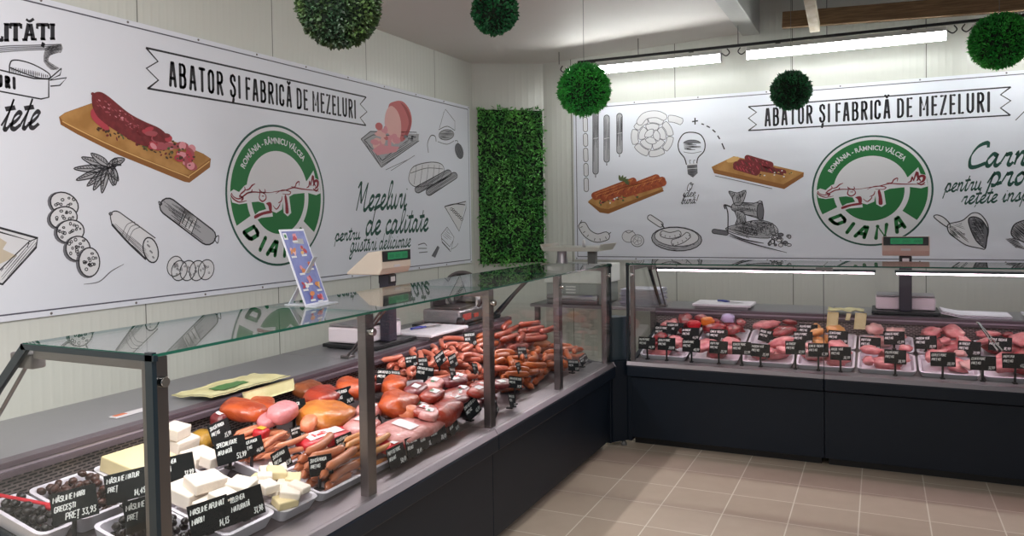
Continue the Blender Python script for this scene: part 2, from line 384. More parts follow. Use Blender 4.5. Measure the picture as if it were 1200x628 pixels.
def ribbon(P, w, taper=False, pen=None):
    """polyline -> quads of width w in 2D; pen = (angle, thin factor) for brush lettering"""
    P = [Vector((p[0], p[1])) for p in P]; k = len(P); L_, R_ = [], []
    for i in range(k):
        d = P[min(i+1, k-1)]-P[max(i-1, 0)]
        if d.length < 1e-9: d = Vector((1, 0))
        d.normalize(); n = Vector((-d.y, d.x)); ww = w
        if pen: ww = w*(pen[1]+(1-pen[1])*abs(math.sin(math.atan2(d.y, d.x)-pen[0])))
        if taper: ww *= .35+.65*math.sin(PI*min(max(i/(k-1), .04), .96))
        L_.append(P[i]+n*ww/2); R_.append(P[i]-n*ww/2)
    return L_, R_
class Art:
    """flat print on a plane: f2(px,py)->(s,t); place(s,t,layer)->3D"""
    def __init__(s, to2, place): s.to2 = to2; s.place = place; s.mb = MB(); s.mats = []; s.ly = 0
    def mi(s, m_):
        if m_ not in s.mats: s.mats.append(m_)
        return s.mats.index(m_)
    def pts(s, P, raw): return [Vector(p) for p in P] if raw else [Vector(s.to2(*p)) for p in P]
    def fill(s, P, m_, raw=False, smooth=0):
        P = s.pts(P, raw)
        if smooth: P = [Vector((v.x, v.y)) for v in crom([(p.x, p.y, 0) for p in P], smooth, True)]
        tr = tessellate_polygon([[Vector((p.x, p.y, 0)) for p in P]]); s.ly += 1
        vs = [s.place(p.x, p.y, s.ly) for p in P]; s.mb.add(vs, [tuple(t) for t in tr], s.mi(m_)); return s
    def stroke(s, P, w, m_, raw=False, smooth=5, closed=False, taper=False, pen=None):
        P = s.pts(P, raw)
        if closed and not smooth: P = P+[P[0]]
        if smooth and len(P) > 2:
            P = [Vector((v.x, v.y)) for v in crom([(p.x, p.y, 0) for p in P], smooth, closed)]
            if closed: P.append(P[0])
        A, B = ribbon(P, w, taper, pen); k = len(A)
        vs = [s.place(p.x, p.y, s.ly+1) for p in A]+[s.place(p.x, p.y, s.ly+1) for p in B]
        s.mb.add(vs, [(i, i+1, k+i+1, k+i) for i in range(k-1)], s.mi(m_)); return s
    def ell(s, c, rx, ry, rot, m_=None, line=None, w=.006, n=20, a0=0, a1=360):
        P = []
        for i in range(n+1):
            a = math.radians(a0+(a1-a0)*i/n); x, y = rx*math.cos(a), ry*math.sin(a); r_ = math.radians(rot)
            P.append((c[0]+x*math.cos(r_)-y*math.sin(r_), c[1]+x*math.sin(r_)+y*math.cos(r_)))
        if m_: s.fill(P[:-1] if a1-a0 == 360 else P, m_)
        if line: s.ly += 0 if not m_ else 0; s.stroke(P, w, line, smooth=0)
        return s
    def hatch(s, P, ang, gap, w, m_, jit=.3, seed=1, part=1.0):
        """clipped hatching inside a pixel polygon (gap in px)"""
        rnd = random.Random(seed); a = math.radians(ang); d = Vector((math.cos(a), math.sin(a))); n = Vector((-d.y, d.x))
        P = [Vector(p) for p in P]; lo = min(p.dot(n) for p in P); hi = max(p.dot(n) for p in P); t = lo+gap*.5
        while t < hi:
            xs = []
            for i in range(len(P)):
                p, q = P[i], P[(i+1) % len(P)]; u0, u1 = p.dot(n)-t, q.dot(n)-t
                if u0*u1 < 0: k = u0/(u0-u1); xs.append((p+(q-p)*k).dot(d))
            xs.sort()
            for i in range(0, len(xs)-1, 2):
                l_ = xs[i+1]-xs[i]; e0 = xs[i]+l_*(1-part)*rnd.random(); e1 = e0+l_*part*(1-jit*rnd.random())
                s.stroke([d*e0+n*t, d*((e0+e1)/2)+n*(t+gap*.15*(rnd.random()-.5)), d*e1+n*t], w, m_, smooth=0, taper=True)
            t += gap*(1+jit*(rnd.random()-.5))
        return s
    def script(s, txt, p0, p1, hpx, w, m_, pen=(math.radians(60), .3), slant=.28, pre='s'):
        """stroke lettering with its baseline from pixel p0 to p1; hpx = pixel at the ascender height over p0"""
        A, B = Vector(s.to2(*p0)), Vector(s.to2(*p1)); h = Vector(s.to2(*hpx)).y-A.y
        adv = sum((.28 if ch == ' ' else _G[pre+ch][0]) for ch in txt); L_ = (B-A).length; sx = (L_-h*slant*.4)/adv; d = (B-A)/L_; x = 0
        for ch in txt:
            if ch == ' ': x += .28; continue
            a_, st = _G[pre+ch]
            for q in st:
                s.stroke([A+d*((x+px_)*sx+py_*h*slant)+Vector((0, py_*h)) for px_, py_ in q], w, m_, raw=True, smooth=6 if len(q) > 2 and pre else 0, pen=pen)
            x += a_
        return s
    def typed(s, txt, p0, p1, top, m_, bold=.02, raw=False):
        """type set in the built-in face, fitted between baseline pixels and cap height"""
        V_, F_ = text_mesh(txt, bold); A, B = (Vector(p0), Vector(p1)) if raw else (Vector(s.to2(*p0)), Vector(s.to2(*p1)))
        h = (top if raw else Vector(s.to2(*top)).y-A.y); x0, x1 = min(v.x for v in V_), max(v.x for v in V_); ch = .72
        vs = []; s.ly += 1
        for v in V_:
            q = A+(B-A)*((v.x-x0)/(x1-x0))+Vector((0, v.y/ch*h)); vs.append(s.place(q.x, q.y, s.ly))
        s.mb.add(vs, F_, s.mi(m_)); return s
    def arc_text(s, txt, c, R_, h, a0, a1, m_, bold=.02, inward=False, shear=0, face=None):
        """type on a circle (raw plane units); a0 -> a1 in degrees"""
        V_, F_ = text_mesh(txt, bold, shear); x0, x1 = min(v.x for v in V_), max(v.x for v in V_); ch = .72; vs = []; s.ly += 1
        for v in V_:
            a = math.radians(a0+(a1-a0)*(v.x-x0)/(x1-x0)); r_ = R_+(-1 if inward else 1)*v.y/ch*h
            vs.append(s.place(c[0]+r_*math.cos(a), c[1]+r_*math.sin(a), s.ly))
        s.mb.add(vs, F_, s.mi(m_)); return s
    def caps(s, txt, p0, p1, hpx, w, m_):
        """condensed block capitals of even stroke with rounded joints"""
        A, B = Vector(s.to2(*p0)), Vector(s.to2(*p1)); h = Vector(s.to2(*hpx)).y-A.y; adv = sum((.26 if c == ' ' else _G[c][0]) for c in txt)-.14; L_ = (B-A).length; sx = L_/adv; d = (B-A)/L_; x = 0; s.ly += 1
        for ch in txt:
            if ch == ' ': x += .26; continue
            gw = _G[ch][0]-.14; f_ = max(0, gw*sx-w)/(gw*sx)
            for q in _G[ch][1]:
                P = [A+d*(w/2+x*sx+u_*f_*sx)+Vector((0, w/2+v_*(h-w))) for u_, v_ in q]; s.stroke(P, w, m_, raw=True, smooth=0)
                for p in P: s.mb.add([s.place(p.x+w/2*math.cos(i*PI/5), p.y+w/2*math.sin(i*PI/5), s.ly+1) for i in range(10)], [tuple(range(10))], s.mi(m_))
            x += _G[ch][0]
        return s
    def build(s, name, parent, lab=None):
        o = s.mb.build(name, s.mats, parent)
        if lab: o['label'] = lab
        return o
_tcache = {}
def text_mesh(txt, bold=0, shear=0):
    k = (txt, bold, shear)
    if k not in _tcache:
        cu = bpy.data.curves.new('lettering', 'FONT'); cu.body = txt; cu.offset = bold; cu.shear = shear; cu.resolution_u = 3; cu.fill_mode = 'BOTH'
        ob = bpy.data.objects.new('lettering', cu); COL.objects.link(ob); bpy.context.view_layer.update()
        me = bpy.data.meshes.new_from_object(ob.evaluated_get(bpy.context.evaluated_depsgraph_get()))
        _tcache[k] = ([v.co.copy() for v in me.vertices], [tuple(p.vertices) for p in me.polygons])
        bpy.data.objects.remove(ob); bpy.data.curves.remove(cu); bpy.data.meshes.remove(me)
    return _tcache[k]
INK = mat('black_print', '2b2a30', .6); GINK = mat('grey_print', '6e6e74', .6); LINK = mat('light_grey_print', 'a9a9ae', .6)
GREEN = mat('logo_green_print', '1d7038', .6); DGREEN = mat('dark_green_print', '1c4f43', .6); WINK = mat('white_print', 'dcdce0', .6)
RED = mat('dark_red_print', '86202f', .6); BORD = mat('border_print', '54525f', .6)
WOODT = mat('board_top_print', 'bd8d52', .6, col2='a3743c', vs=9); WOODS = mat('board_side_print', '8f5d2c', .6); WOODL = mat('board_light_print', 'd9b070', .6)
SAL = mat('salami_print', '7c2a2f', .6, col2='6a2226', vs=40); SALL = mat('salami_light_print', 'a65058', .6); MEATR = mat('slice_red_print', 'b33f4c', .6)
MEATP = mat('slice_pink_print', 'd9929a', .6); HAMF = mat('ham_face_print', 'e3b0ab', .6); HAMB = mat('ham_back_print', 'c4696a', .6); HAMD = mat('ham_dark_print', 'a04848', .6)
SAUS = mat('sausage_print', 'a8532c', .6, col2='8f4022', vs=30); SAUSL = mat('sausage_light_print', 'cc8048', .6); HERB = mat('herb_print', '55633a', .6); DBR = mat('spice_print', '4a3426', .6)
PORE = mat('mince_light_print', 'c9c6c8', .6)

def vinyl(name, strength):
    M = mat(name, 'e2e5ee', .5, spec=.35); N = M.node_tree.nodes; L = M.node_tree.links; b = N['Principled BSDF']
    tc = N.new('ShaderNodeTexCoord'); mp = N.new('ShaderNodeMapping'); mp.inputs['Rotation'].default_value = (0, .6, .3); mp.inputs['Scale'].default_value = (1.1, 1.1, 3.2); L.new(tc.outputs['Object'], mp.inputs[0])
    nz = N.new('ShaderNodeTexNoise'); nz.inputs['Scale'].default_value = 1.6; nz.inputs['Detail'].default_value = 1; L.new(mp.outputs[0], nz.inputs['Vector'])
    bp = N.new('ShaderNodeBump'); bp.inputs['Strength'].default_value = strength; bp.inputs['Distance'].default_value = .05; L.new(nz.outputs['Fac'], bp.inputs['Height'])
    vo = N.new('ShaderNodeTexVoronoi'); vo.inputs['Scale'].default_value = 90; vo.inputs['Randomness'].default_value = 0; L.new(tc.outputs['Object'], vo.inputs['Vector'])
    b2 = N.new('ShaderNodeBump'); b2.inputs['Strength'].default_value = .12; b2.inputs['Distance'].default_value = .002; L.new(vo.outputs['Distance'], b2.inputs['Height']); L.new(bp.outputs[0], b2.inputs['Normal'])
    L.new(b2.outputs[0], b.inputs['Normal']); return M
BL_X, BR_Y = XL+.014, YB-.014
def l2(x, y): p = onX(x, y, BL_X); return (p.y, p.z)
def lplace(s_, t, k): return Vector((BL_X+.0006+.00005*k, s_, t))
def r2(x, y): p = onY(x, y, BR_Y); return (p.x, p.z)
def rplace(s_, t, k): return Vector((s_, BR_Y-.0006-.00005*k, t))
def ArtL(): return Art(l2, lplace)
def ArtR(): return Art(r2, rplace)

def border(a, s0, s1, t0, t1, w=.007):
    for P in (((s0, t0), (s1, t0)), ((s1, t0), (s1, t1)), ((s1, t1), (s0, t1)), ((s0, t1), (s0, t0))): a.stroke(P, w, BORD, raw=True, smooth=0)
    return a
def logo(a, c, R_, parent):
    """round emblem; the tracing is in units of the outer radius"""
    def U(x, y): return (c[0]+R_*(x-378)/300, c[1]+R_*(308-y)/300)
    def ring(r0, r1, a0, a1, m_, n=72):
        P = [(c[0]+R_*r1*math.cos(math.radians(a0+(a1-a0)*i/n)), c[1]+R_*r1*math.sin(math.radians(a0+(a1-a0)*i/n))) for i in range(n+1)]
        Q = [(c[0]+R_*r0*math.cos(math.radians(a0+(a1-a0)*i/n)), c[1]+R_*r0*math.sin(math.radians(a0+(a1-a0)*i/n))) for i in range(n+1)]
        a.ly += 1; k = n+1
        a.mb.add([a.place(*p, a.ly) for p in P+Q], [(i, i+1, k+i+1, k+i) for i in range(n)], a.mi(m_))
    ring(0, 1.0, 0, 360, DGREEN); ring(0, .968, 0, 360, WINK)
    ring(.63, .915, -36, 207, GREEN)
    ring(.0, .545, -185, 8, GREEN)
    deer = [(100,300),(122,288),(150,298),(180,272),(215,258),(250,258),(244,284),(270,276),(292,282),(350,282),(400,270),(452,260),(470,242),(512,236),(518,254),(558,240),(572,226),(606,190),(617,225),(642,232),(652,292),(620,302),(560,292),(470,300),(442,312),(452,382),(430,397),(405,382),(400,335),(395,367),(360,382),(335,375),(338,397),(270,402),(236,414),(220,397),(258,375),(300,366),(288,342),(255,335),(215,338),(192,342),(150,347),(113,340)]
    a.fill([U(*p) for p in deer], WINK, raw=True)
    k = .022*R_
    def S(P, w=1, tp=True, sm=4): a.stroke([U(*p) for p in P], k*w, RED, raw=True, smooth=sm, taper=tp)
    a.ly += 1
    for P, w in (([(110,302),(122,318),(150,325),(180,310),(200,300),(235,296),(280,298),(330,296)], 1), ([(112,302),(108,312),(120,326),(150,338),(190,332)], 1), ([(150,320),(160,305),(182,290),(180,275)], 1), ([(182,290),(205,285),(222,270),(240,262)], 1.1), ([(200,300),(218,296),(222,285)], 1), ([(150,312),(170,322),(160,332)], 1.6),
                 ([(262,282),(266,300),(262,322),(280,334),(300,322),(298,306),(284,300)], 1), ([(262,284),(276,296),(296,296),(294,282)], 1), ([(276,312),(290,312)], 1.4), ([(330,296),(370,290),(420,284),(470,272),(520,276),(560,278),(600,280),(640,284)], .9), ([(360,300),(400,284),(450,290),(440,302),(400,300)], .8),
                 ([(455,268),(480,268),(490,252),(508,244),(506,262)], 1), ([(556,270),(572,262),(578,240),(584,262)], 1.2), ([(584,262),(600,215),(606,245),(618,262)], 1.8), ([(600,262),(615,238),(634,240),(630,262),(612,272)], 2.2), ([(600,272),(622,282),(638,270)], 1.4),
                 ([(340,350),(360,366),(380,350),(384,338)], .9), ([(372,340),(392,330),(398,310)], .9)): S(P, w)
    for P in ([(412,312),(422,305),(432,340),(436,378),(428,386),(416,380),(416,345)], [(300,342),(325,336),(334,352),(330,382),(318,372),(312,352)], [(230,402),(236,390),(290,376),(330,372),(332,382),(280,390),(240,404)]):
        a.fill([U(*p) for p in P], RED, raw=True, smooth=3)
    a.arc_text('ROMÂNIA - RÂMNICU VÂLCEA', c, .735*R_, .085*R_, 152, 44, WINK, .022)
    for ch, an, hh, ww in (('D', 224, .22, .2), ('I', 243, .23, .1), ('A', 260, .23, .2), ('N', 283, .24, .2), ('A', 307, .24, .2)):
        t_ = math.radians(an+90); ct = Vector((c[0]+.755*R_*math.cos(math.radians(an)), c[1]+.755*R_*math.sin(math.radians(an)))); a.ly += 1
        for q in _G[ch][1]:
            P = []
            for x_, y_ in q:
                x = (x_-(.22 if ch != 'I' else .05)+.22*(y_-.5))/.44*(ww-.05)*R_; y = (y_-.5)*(hh-.055)*R_*1.1; P.append(ct+Vector((x*math.cos(t_)-y*math.sin(t_), x*math.sin(t_)+y*math.cos(t_))))
            w = .062*R_; a.stroke(P, w, GREEN, raw=True, smooth=0)
            for p in P: a.mb.add([a.place(p.x+w/2*math.cos(i*PI/4+.4), p.y+w/2*math.sin(i*PI/4+.4), a.ly+1) for i in range(8)], [tuple(range(8))], a.mi(GREEN))
    return a.build('printed_emblem', parent, 'round green emblem with a leaping animal')
def leaf(a, p, ln, ang, wd, fill_=WINK, ink=INK, w=.006, hat=0, seed=0):
    t = math.radians(ang); d = Vector((math.cos(t), math.sin(t))); n = Vector((-d.y, d.x)); p = Vector(p)
    P = [p, p+d*ln*.3+n*wd*.5, p+d*ln*.65+n*wd*.45, p+d*ln, p+d*ln*.65-n*wd*.45, p+d*ln*.3-n*wd*.5]
    if fill_: a.fill(P, fill_)
    a.stroke(P, w, ink, smooth=4, closed=True)
    a.stroke([p, p+d*ln*.9], w*.7, ink, smooth=0)
    if hat: a.hatch([p, p+d*ln*.3+n*wd*.5, p+d*ln*.65+n*wd*.45, p+d*ln], ang+40, hat, w*.7, ink, seed=seed)
def capsule(a, p, q, r, fill_, ink, w=.006, n=7):
    p, q = Vector(p), Vector(q); d = (q-p).normalized(); m_ = Vector((-d.y, d.x)); b0 = math.atan2(m_.y, m_.x)
    P = [p+Vector((math.cos(b0+PI*i/n), math.sin(b0+PI*i/n)))*r for i in range(n+1)]+[q+Vector((math.cos(b0+PI+PI*i/n), math.sin(b0+PI+PI*i/n)))*r for i in range(n+1)]
    if fill_: a.fill(P, fill_)
    if ink: a.stroke(P, w, ink, smooth=0, closed=True)
    return P
def curve_sausage(a, P, r, fill_, ink, w=.006, ticks=0):
    C_ = [Vector((v.x, v.y)) for v in crom([(p[0], p[1], 0) for p in P], 5)]; k = len(C_); A, B = [], []
    for i in range(k):
        d = (C_[min(i+1, k-1)]-C_[max(i-1, 0)]).normalized(); n = Vector((-d.y, d.x)); f = r*min(1, .35+2.6*math.sin(PI*i/(k-1))); A.append(C_[i]+n*f); B.append(C_[i]-n*f)
    Q = A+B[::-1]
    if fill_: a.fill(Q, fill_)
    if ink: a.stroke(Q, w, ink, smooth=0, closed=True)
    for i in range(ticks):
        j = int((i+1)*k/(ticks+1)); a.stroke([C_[j]+(A[j]-C_[j])*.1, A[j]*.7+C_[j]*.3], w*.8, ink, smooth=0)
    return Q

# ------------------------------------------------------------ left banner
LB = thing('wall_banner', 'large white printed banner along the left wall with a salami board picture', 'banner', (BL_X, 3.8, 1.17))
LS0, LS1, LT0, LT1 = .75, l2(549.5, 200)[0], l2(549, 304.5)[1], l2(300, 67)[1]
b = MB(); b.box(BL_X-.004, LS0-.04, LT0-.03, BL_X, LS1+.03, LT1+.03); b.build('sheet', vinyl('banner_vinyl_left', .12), LB)
border(ArtL(), LS0, LS1, LT0, LT1).build('border_line', LB)
for i in range(11):
    for t in (LT1+.018, LT0-.018):
        y = LS1+.012-i*.47
        if y > LS0: b = MB(); b.lathe([(0, .004), (.005, .003), (.007, 0)], 8, (BL_X, y, t), M=Matrix.Rotation(PI/2, 3, 'Y')); b.build('screw', STEELP, LB)
def headline(A, rib, tl, tr, top, parent):
    a = A(); [a.stroke(P, .011, INK, smooth=0) for P in rib]; a.build('headline_ribbon', parent)
    a = A(); a.caps('ABATOR ȘI FABRICĂ DE MEZELURI', tl, tr, top, .0185, INK); a.build('headline_lettering', parent)
headline(ArtL, ([(171, 56), (429, 113.8)], [(172.5, 103.5), (428.8, 147)], [(171, 56), (185, 72), (171.5, 80), (185.5, 94), (173, 104)], [(429, 113.8), (422, 122), (430, 131), (422, 138), (428.8, 147)]), (198, 101.5), (416.5, 139.5), (203, 72), LB)
a = ArtL()
Lc = l2(321.5, 229); LRAD = (l2(380, 229)[0]-l2(264, 229)[0])/2
logo(a, ((l2(380, 229)[0]+l2(264, 229)[0])/2, Lc[1]), LRAD, LB)
BR = (math.radians(65), .25)
a = ArtL(); a.script('Mezeluri', (416, 247), (478, 242), (424, 215), .034, DGREEN, BR); a.script('de calitate', (428, 274.5), (503, 269.5), (433, 245.5), .032, DGREEN, BR)
a.script('pentru', (392, 282.5), (423, 279.5), (396, 267), .019, DGREEN, BR); a.script('gustări delicioase', (410, 295), (482, 288.5), (413, 275.5), .018, DGREEN, BR); a.build('slogan_lettering', LB)
# salami on a board
a = ArtL()
a.fill([(69, 137), (76, 132), (107, 121), (160, 147), (238, 180), (247, 186), (246, 196), (222, 214), (216, 213), (140, 182), (90, 157), (71, 146)], WOODS)
a.fill([(70, 137), (76, 132.5), (107, 121.5), (160, 147), (238, 180.5), (246, 186), (221, 205), (215, 204), (140, 174), (90, 150), (73, 141)], WOODT)
a.stroke([(73, 142), (90, 151), (140, 175), (216, 205.5), (222, 206), (245.5, 189)], .006, WOODL, smooth=3)
rn = random.Random(3)
for i in range(46):
    t = rn.random(); x, y = 118+t*84+rn.uniform(-6, 6), 150+t*33+rn.uniform(-6, 5)
    if y < 138+ (x-107)*.42: continue
    a.ell((x, y), rn.uniform(1, 2.6), rn.uniform(.8, 2), rn.uniform(0, 90), rn.choice([DBR, HERB, DBR, SAL]), n=7)
a.fill([(106, 130), (112, 127), (118, 140), (128, 150), (122, 152), (108, 140)], MEATR, smooth=3)
S_ = [(107, 113), (111, 108.5), (118, 108), (128, 114), (150, 132), (168, 142), (186, 150), (194, 158), (190, 168), (176, 172), (160, 168), (138, 155), (118, 141), (109, 128)]
a.fill(S_, SAL, smooth=4); a.ell((108, 110), 2, 2, 0, SAL, n=8)
for i in range(60):
    t = rn.random(); x, y = 112+t*62, 114+t*38+rn.uniform(-3, 12); a.ell((x, y), rn.uniform(.6, 2.2), rn.uniform(.4, .9), 35, rn.choice([SALL, SALL, MEATP]), n=6)
for i in range(34):
    x = rn.uniform(160, 224); y = 150+(x-160)*.52+rn.uniform(-9, 13); a.ell((x, y), rn.uniform(4, 9), rn.uniform(2.5, 5), rn.uniform(-20, 70), rn.choice([MEATR, MEATR, MEATP, SAL, SALL]), n=12)
for i in range(22):
    x = rn.uniform(196, 226); y = 168+(x-196)*.6+rn.uniform(-6, 12); a.ell((x, y), rn.uniform(.8, 2), rn.uniform(.8, 1.8), 0, rn.choice([DBR, HERB, DBR]), n=7)
a.build('salami_board_picture', LB)
# sage sprig
a = ArtL(); rn = random.Random(5)
for i, (ang, ln) in enumerate(((200, 34), (180, 40), (160, 40), (140, 38), (120, 32), (100, 36), (80, 26), (215, 26), (-20, 16), (-60, 14), (60, 24))):
    leaf(a, (131-rn.uniform(0, 6), 192+rn.uniform(-2, 6)), ln, ang, 8, LINK, INK, .006, 2.4, i)
a.stroke([(120, 200), (134, 194), (142, 193)], .012, INK); leaf(a, (133, 197), 20, 85, 7, LINK, INK, .006, 2.2, 9); a.build('herb_sketch', LB)
# fanned sausage slices
a = ArtL()
for i, (x, y, rx, ry, ro) in enumerate(((73.5, 240, 19, 14, 28), (72.5, 256, 18, 14, -12), (80.5, 272, 18, 14.5, -10), (89.5, 292, 16, 15.5, -25), (102.7, 308, 14, 18, 0))):
    a.ell((x, y), rx, ry, ro, GINK); a.ell((x+1.8, y-.8), rx-1.8, ry-1, ro, WINK, INK, .007)
    rn = random.Random(i)
    for k in range(14):
        t, q = rn.uniform(0, 6.28), rn.uniform(.1, .75); a.ell((x+1+rx*q*math.cos(t), y-1+ry*q*math.sin(t)), rn.uniform(.8, 2), rn.uniform(.8, 1.8), 0, None, INK, .005, n=8)
a.stroke([(98, 333), (116, 330), (130, 318), (145, 309.5)], .006, GINK, taper=True); a.build('sausage_slices_sketch', LB)
# half sausage
a = ArtL(); P = [(129.5, 251), (137, 247.5), (150, 256), (182, 279), (171, 304), (150, 284), (131, 263)]
a.fill(P, WINK, smooth=2); a.hatch([(131, 262), (136, 262), (178, 298), (171, 304)], 42, 1.6, .005, GINK)
a.stroke([(131, 263), (129.5, 251), (137, 247.5), (150, 256), (182, 279)], .006, INK); a.stroke([(131, 263), (150, 284), (171, 304)], .011, INK)
for P in ([(143, 275), (149, 263), (158, 260)], [(150, 283), (156, 270), (165, 266)], [(147, 280), (153, 266), (162, 263)]): a.stroke(P, .004, GINK)
a.ell((176.5, 293), 8.5, 15, -14, WINK, INK, .008); a.ell((129.5, 250.5), 2, 1.8, 0, GINK, INK, .004, n=8)
for k in range(9): a.ell((173+(k*37 % 8), 283+(k*53 % 20)), .7, .7, 0, None, GINK, .004, n=6)
a.build('half_sausage_sketch', LB)
# whole salami with a paper band
a = ArtL(); P = capsule(a, (197, 242), (243, 277), 9.8, LINK, INK, .009)
a.hatch(P, 37, 1.6, .006, INK, .7, 2, .7); a.hatch(P, 75, 2.3, .005, LINK, .7, 4, .5)
a.fill([(210, 263), (217, 245), (231, 256), (224, 274)], WINK)
for P in ([(210, 263), (217, 245)], [(224, 274), (231, 256)], [(213, 262), (218, 251)], [(217, 266), (222, 254)], [(221, 268), (226, 258)]): a.stroke(P, .006, INK, smooth=0)
a.stroke([(190, 239), (186, 236), (187, 240.5), (190, 239)], .006, INK); a.stroke([(251, 280), (256, 276), (255, 285), (251, 280)], .006, INK); a.build('whole_salami_sketch', LB)
a = ArtL()
for i, (x, y) in enumerate(((205, 312), (210, 317), (220, 317), (231, 317), (241.5, 316))):
    a.ell((x, y), 9, 12, 15, WINK, INK, .006); rn = random.Random(i)
    for k in range(6): a.ell((x+rn.uniform(-4, 4), y+rn.uniform(-6, 6)), 1, 1, 0, None, GINK, .004, n=6)
a.build('salami_slices_sketch', LB)
# tray at the left edge
a = ArtL(); a.fill([(-60, 255), (0, 267), (44, 279), (42, 290), (3, 333), (-60, 320)], WINK); a.stroke([(-60, 255), (0, 267), (44, 279), (42, 290), (3, 333), (-60, 320)], .010, INK, smooth=0)
a.stroke([(-60, 262), (0, 272), (35, 282), (0, 316), (-60, 305)], .007, INK, smooth=0); a.stroke([(44, 279), (34, 283), (32, 290)], .005, INK, smooth=0)
a.fill([(-60, 290), (0, 279), (8, 284), (3, 292), (20, 300), (0, 309), (-60, 312)], mat('bread_print', 'c9bca8', .6)); a.hatch([(3, 333), (42, 290), (44, 281), (36, 283), (0, 318)], 130, 2.5, .005, GINK); a.build('tray_sketch', LB)
# ham in a dish
a = ArtL()
a.fill([(423, 163), (434, 154), (491, 157), (490, 166), (446, 196)], LINK); a.stroke([(423, 163), (434, 154), (488, 155), (491, 165), (447, 196)], .007, INK, smooth=0, closed=True); a.stroke([(427, 164), (437, 158), (484, 159), (448, 188)], .006, INK, smooth=0, closed=True)
a.hatch([(423, 163), (428, 164), (448, 188), (447, 196)], 60, 2, .007, INK); a.hatch([(447, 196), (448, 186), (484, 160), (490, 166)], -32, 2, .006, INK, .5); a.stroke([(452, 199), (478, 187)], .005, GINK, smooth=0); a.stroke([(458, 200), (486, 182)], .005, GINK, smooth=0)
a.fill([(455, 125), (462, 119), (472, 119), (480, 129), (482.5, 143), (478, 158), (469, 166), (456, 150)], HAMB, smooth=4); a.fill([(469, 120), (477, 127), (482, 142), (478, 158), (472, 163), (479, 145), (475, 130)], HAMD, smooth=3)
a.fill([(452, 132), (458, 124), (466, 131), (470, 146), (468, 163), (458, 160), (451, 148)], HAMF, smooth=4)
rn = random.Random(8)
for i in range(26): a.ell((rn.uniform(438, 466), rn.uniform(148, 176)), rn.uniform(3, 6), rn.uniform(2, 4.5), rn.uniform(0, 90), rn.choice([HAMF, HAMF, MEATP, HAMB, MEATP]), n=10)
a.fill([(436, 176), (444, 170), (468, 172), (464, 178), (442, 182)], MEATP)
for i in range(9): a.ell((rn.uniform(472, 486), rn.uniform(158, 165)), 1.8, 1.4, 0, rn.choice([INK, GINK]), n=7)
a.build('ham_dish_picture', LB)
# small food sketches near the banner's right end
a = ArtL(); a.stroke([(515, 150), (520, 132), (522, 128), (533, 142), (533, 153)], .005, INK, smooth=0); a.stroke([(514, 152), (524, 148), (533, 153)], .006, INK); a.ell((523, 158), 9, 6, -8, LINK, INK, .006); a.hatch([(515, 156), (531, 152), (532, 161), (516, 163)], 0, 1.7, .007, INK, .6); a.stroke([(513, 166), (524, 169), (532, 165)], .005, INK); a.build('cake_slice_sketch', LB)
a = ArtL(); a.stroke([(502, 179), (501, 168), (505, 159), (510, 160), (511, 166)], .008, INK); a.build('bean_sketch', LB); a = ArtL(); a.ell((538, 177), 4.5, 9, -14, GINK, INK, .006); a.hatch([(534, 170), (541, 170), (543, 184), (537, 186)], 70, 1.7, .006, INK); a.stroke([(537, 169), (536, 165), (533, 165)], .006, INK); a.build('pepper_sketch', LB)
a = ArtL(); a.fill([(479, 207), (485, 195), (505, 190), (518, 193), (520, 203), (512, 214), (490, 219), (481, 215)], WINK, smooth=3); a.stroke([(479, 207), (485, 195), (505, 190), (518, 193), (520, 203), (512, 214), (490, 219), (481, 215)], .007, INK, closed=True)
for x in (487, 494, 501, 508, 514): a.stroke([(x-2, 216), (x, 203), (x+1, 193)], .005, INK)
a.stroke([(481, 203), (500, 197), (519, 198)], .005, INK)
for P, q in (((490, 222), (525, 203)), ((503, 225), (532, 206))): Q = capsule(a, P, q, 4, LINK, INK, .008); a.hatch(Q, -32, 1.5, .006, INK, .6)
a.build('loaf_and_sausages_sketch', LB)
a = ArtL(); a.fill([(521, 242), (546, 236), (538, 271)], WINK); a.stroke([(521, 242), (546, 236), (546, 244), (538, 271)], .008, INK, smooth=0, closed=True); a.stroke([(521, 242), (533, 239), (545, 240)], .009, INK)
for k in range(9): a.ell((529+(k*29 % 13), 245+(k*17 % 14)), 1.7, 1.5, 0, None, INK, .005, n=7)
a.build('pizza_slice_sketch', LB)
a = ArtL()
for P in ([(517, 275), (524, 266), (532, 278), (528, 295), (518, 284)], [(517, 279), (527, 289), (531, 282)], [(518, 283), (527, 293)]): a.stroke(P, .006, INK, smooth=0, closed=len(P) > 3)
a.hatch([(518, 276), (524, 268), (530, 278), (527, 284)], 40, 2, .005, GINK); a.stroke([(490, 287), (497, 285), (500, 288)], .007, INK); a.stroke([(490, 291), (500, 291)], .006, INK); a.stroke([(491, 296), (501, 295)], .006, INK); a.fill([(506, 300), (513, 288), (515, 290), (510, 302)], GINK); a.stroke([(506, 300), (513, 288)], .007, INK, smooth=0); a.stroke([(529, 292), (534, 289), (537, 285)], .004, INK); a.build('sandwich_sketch', LB)
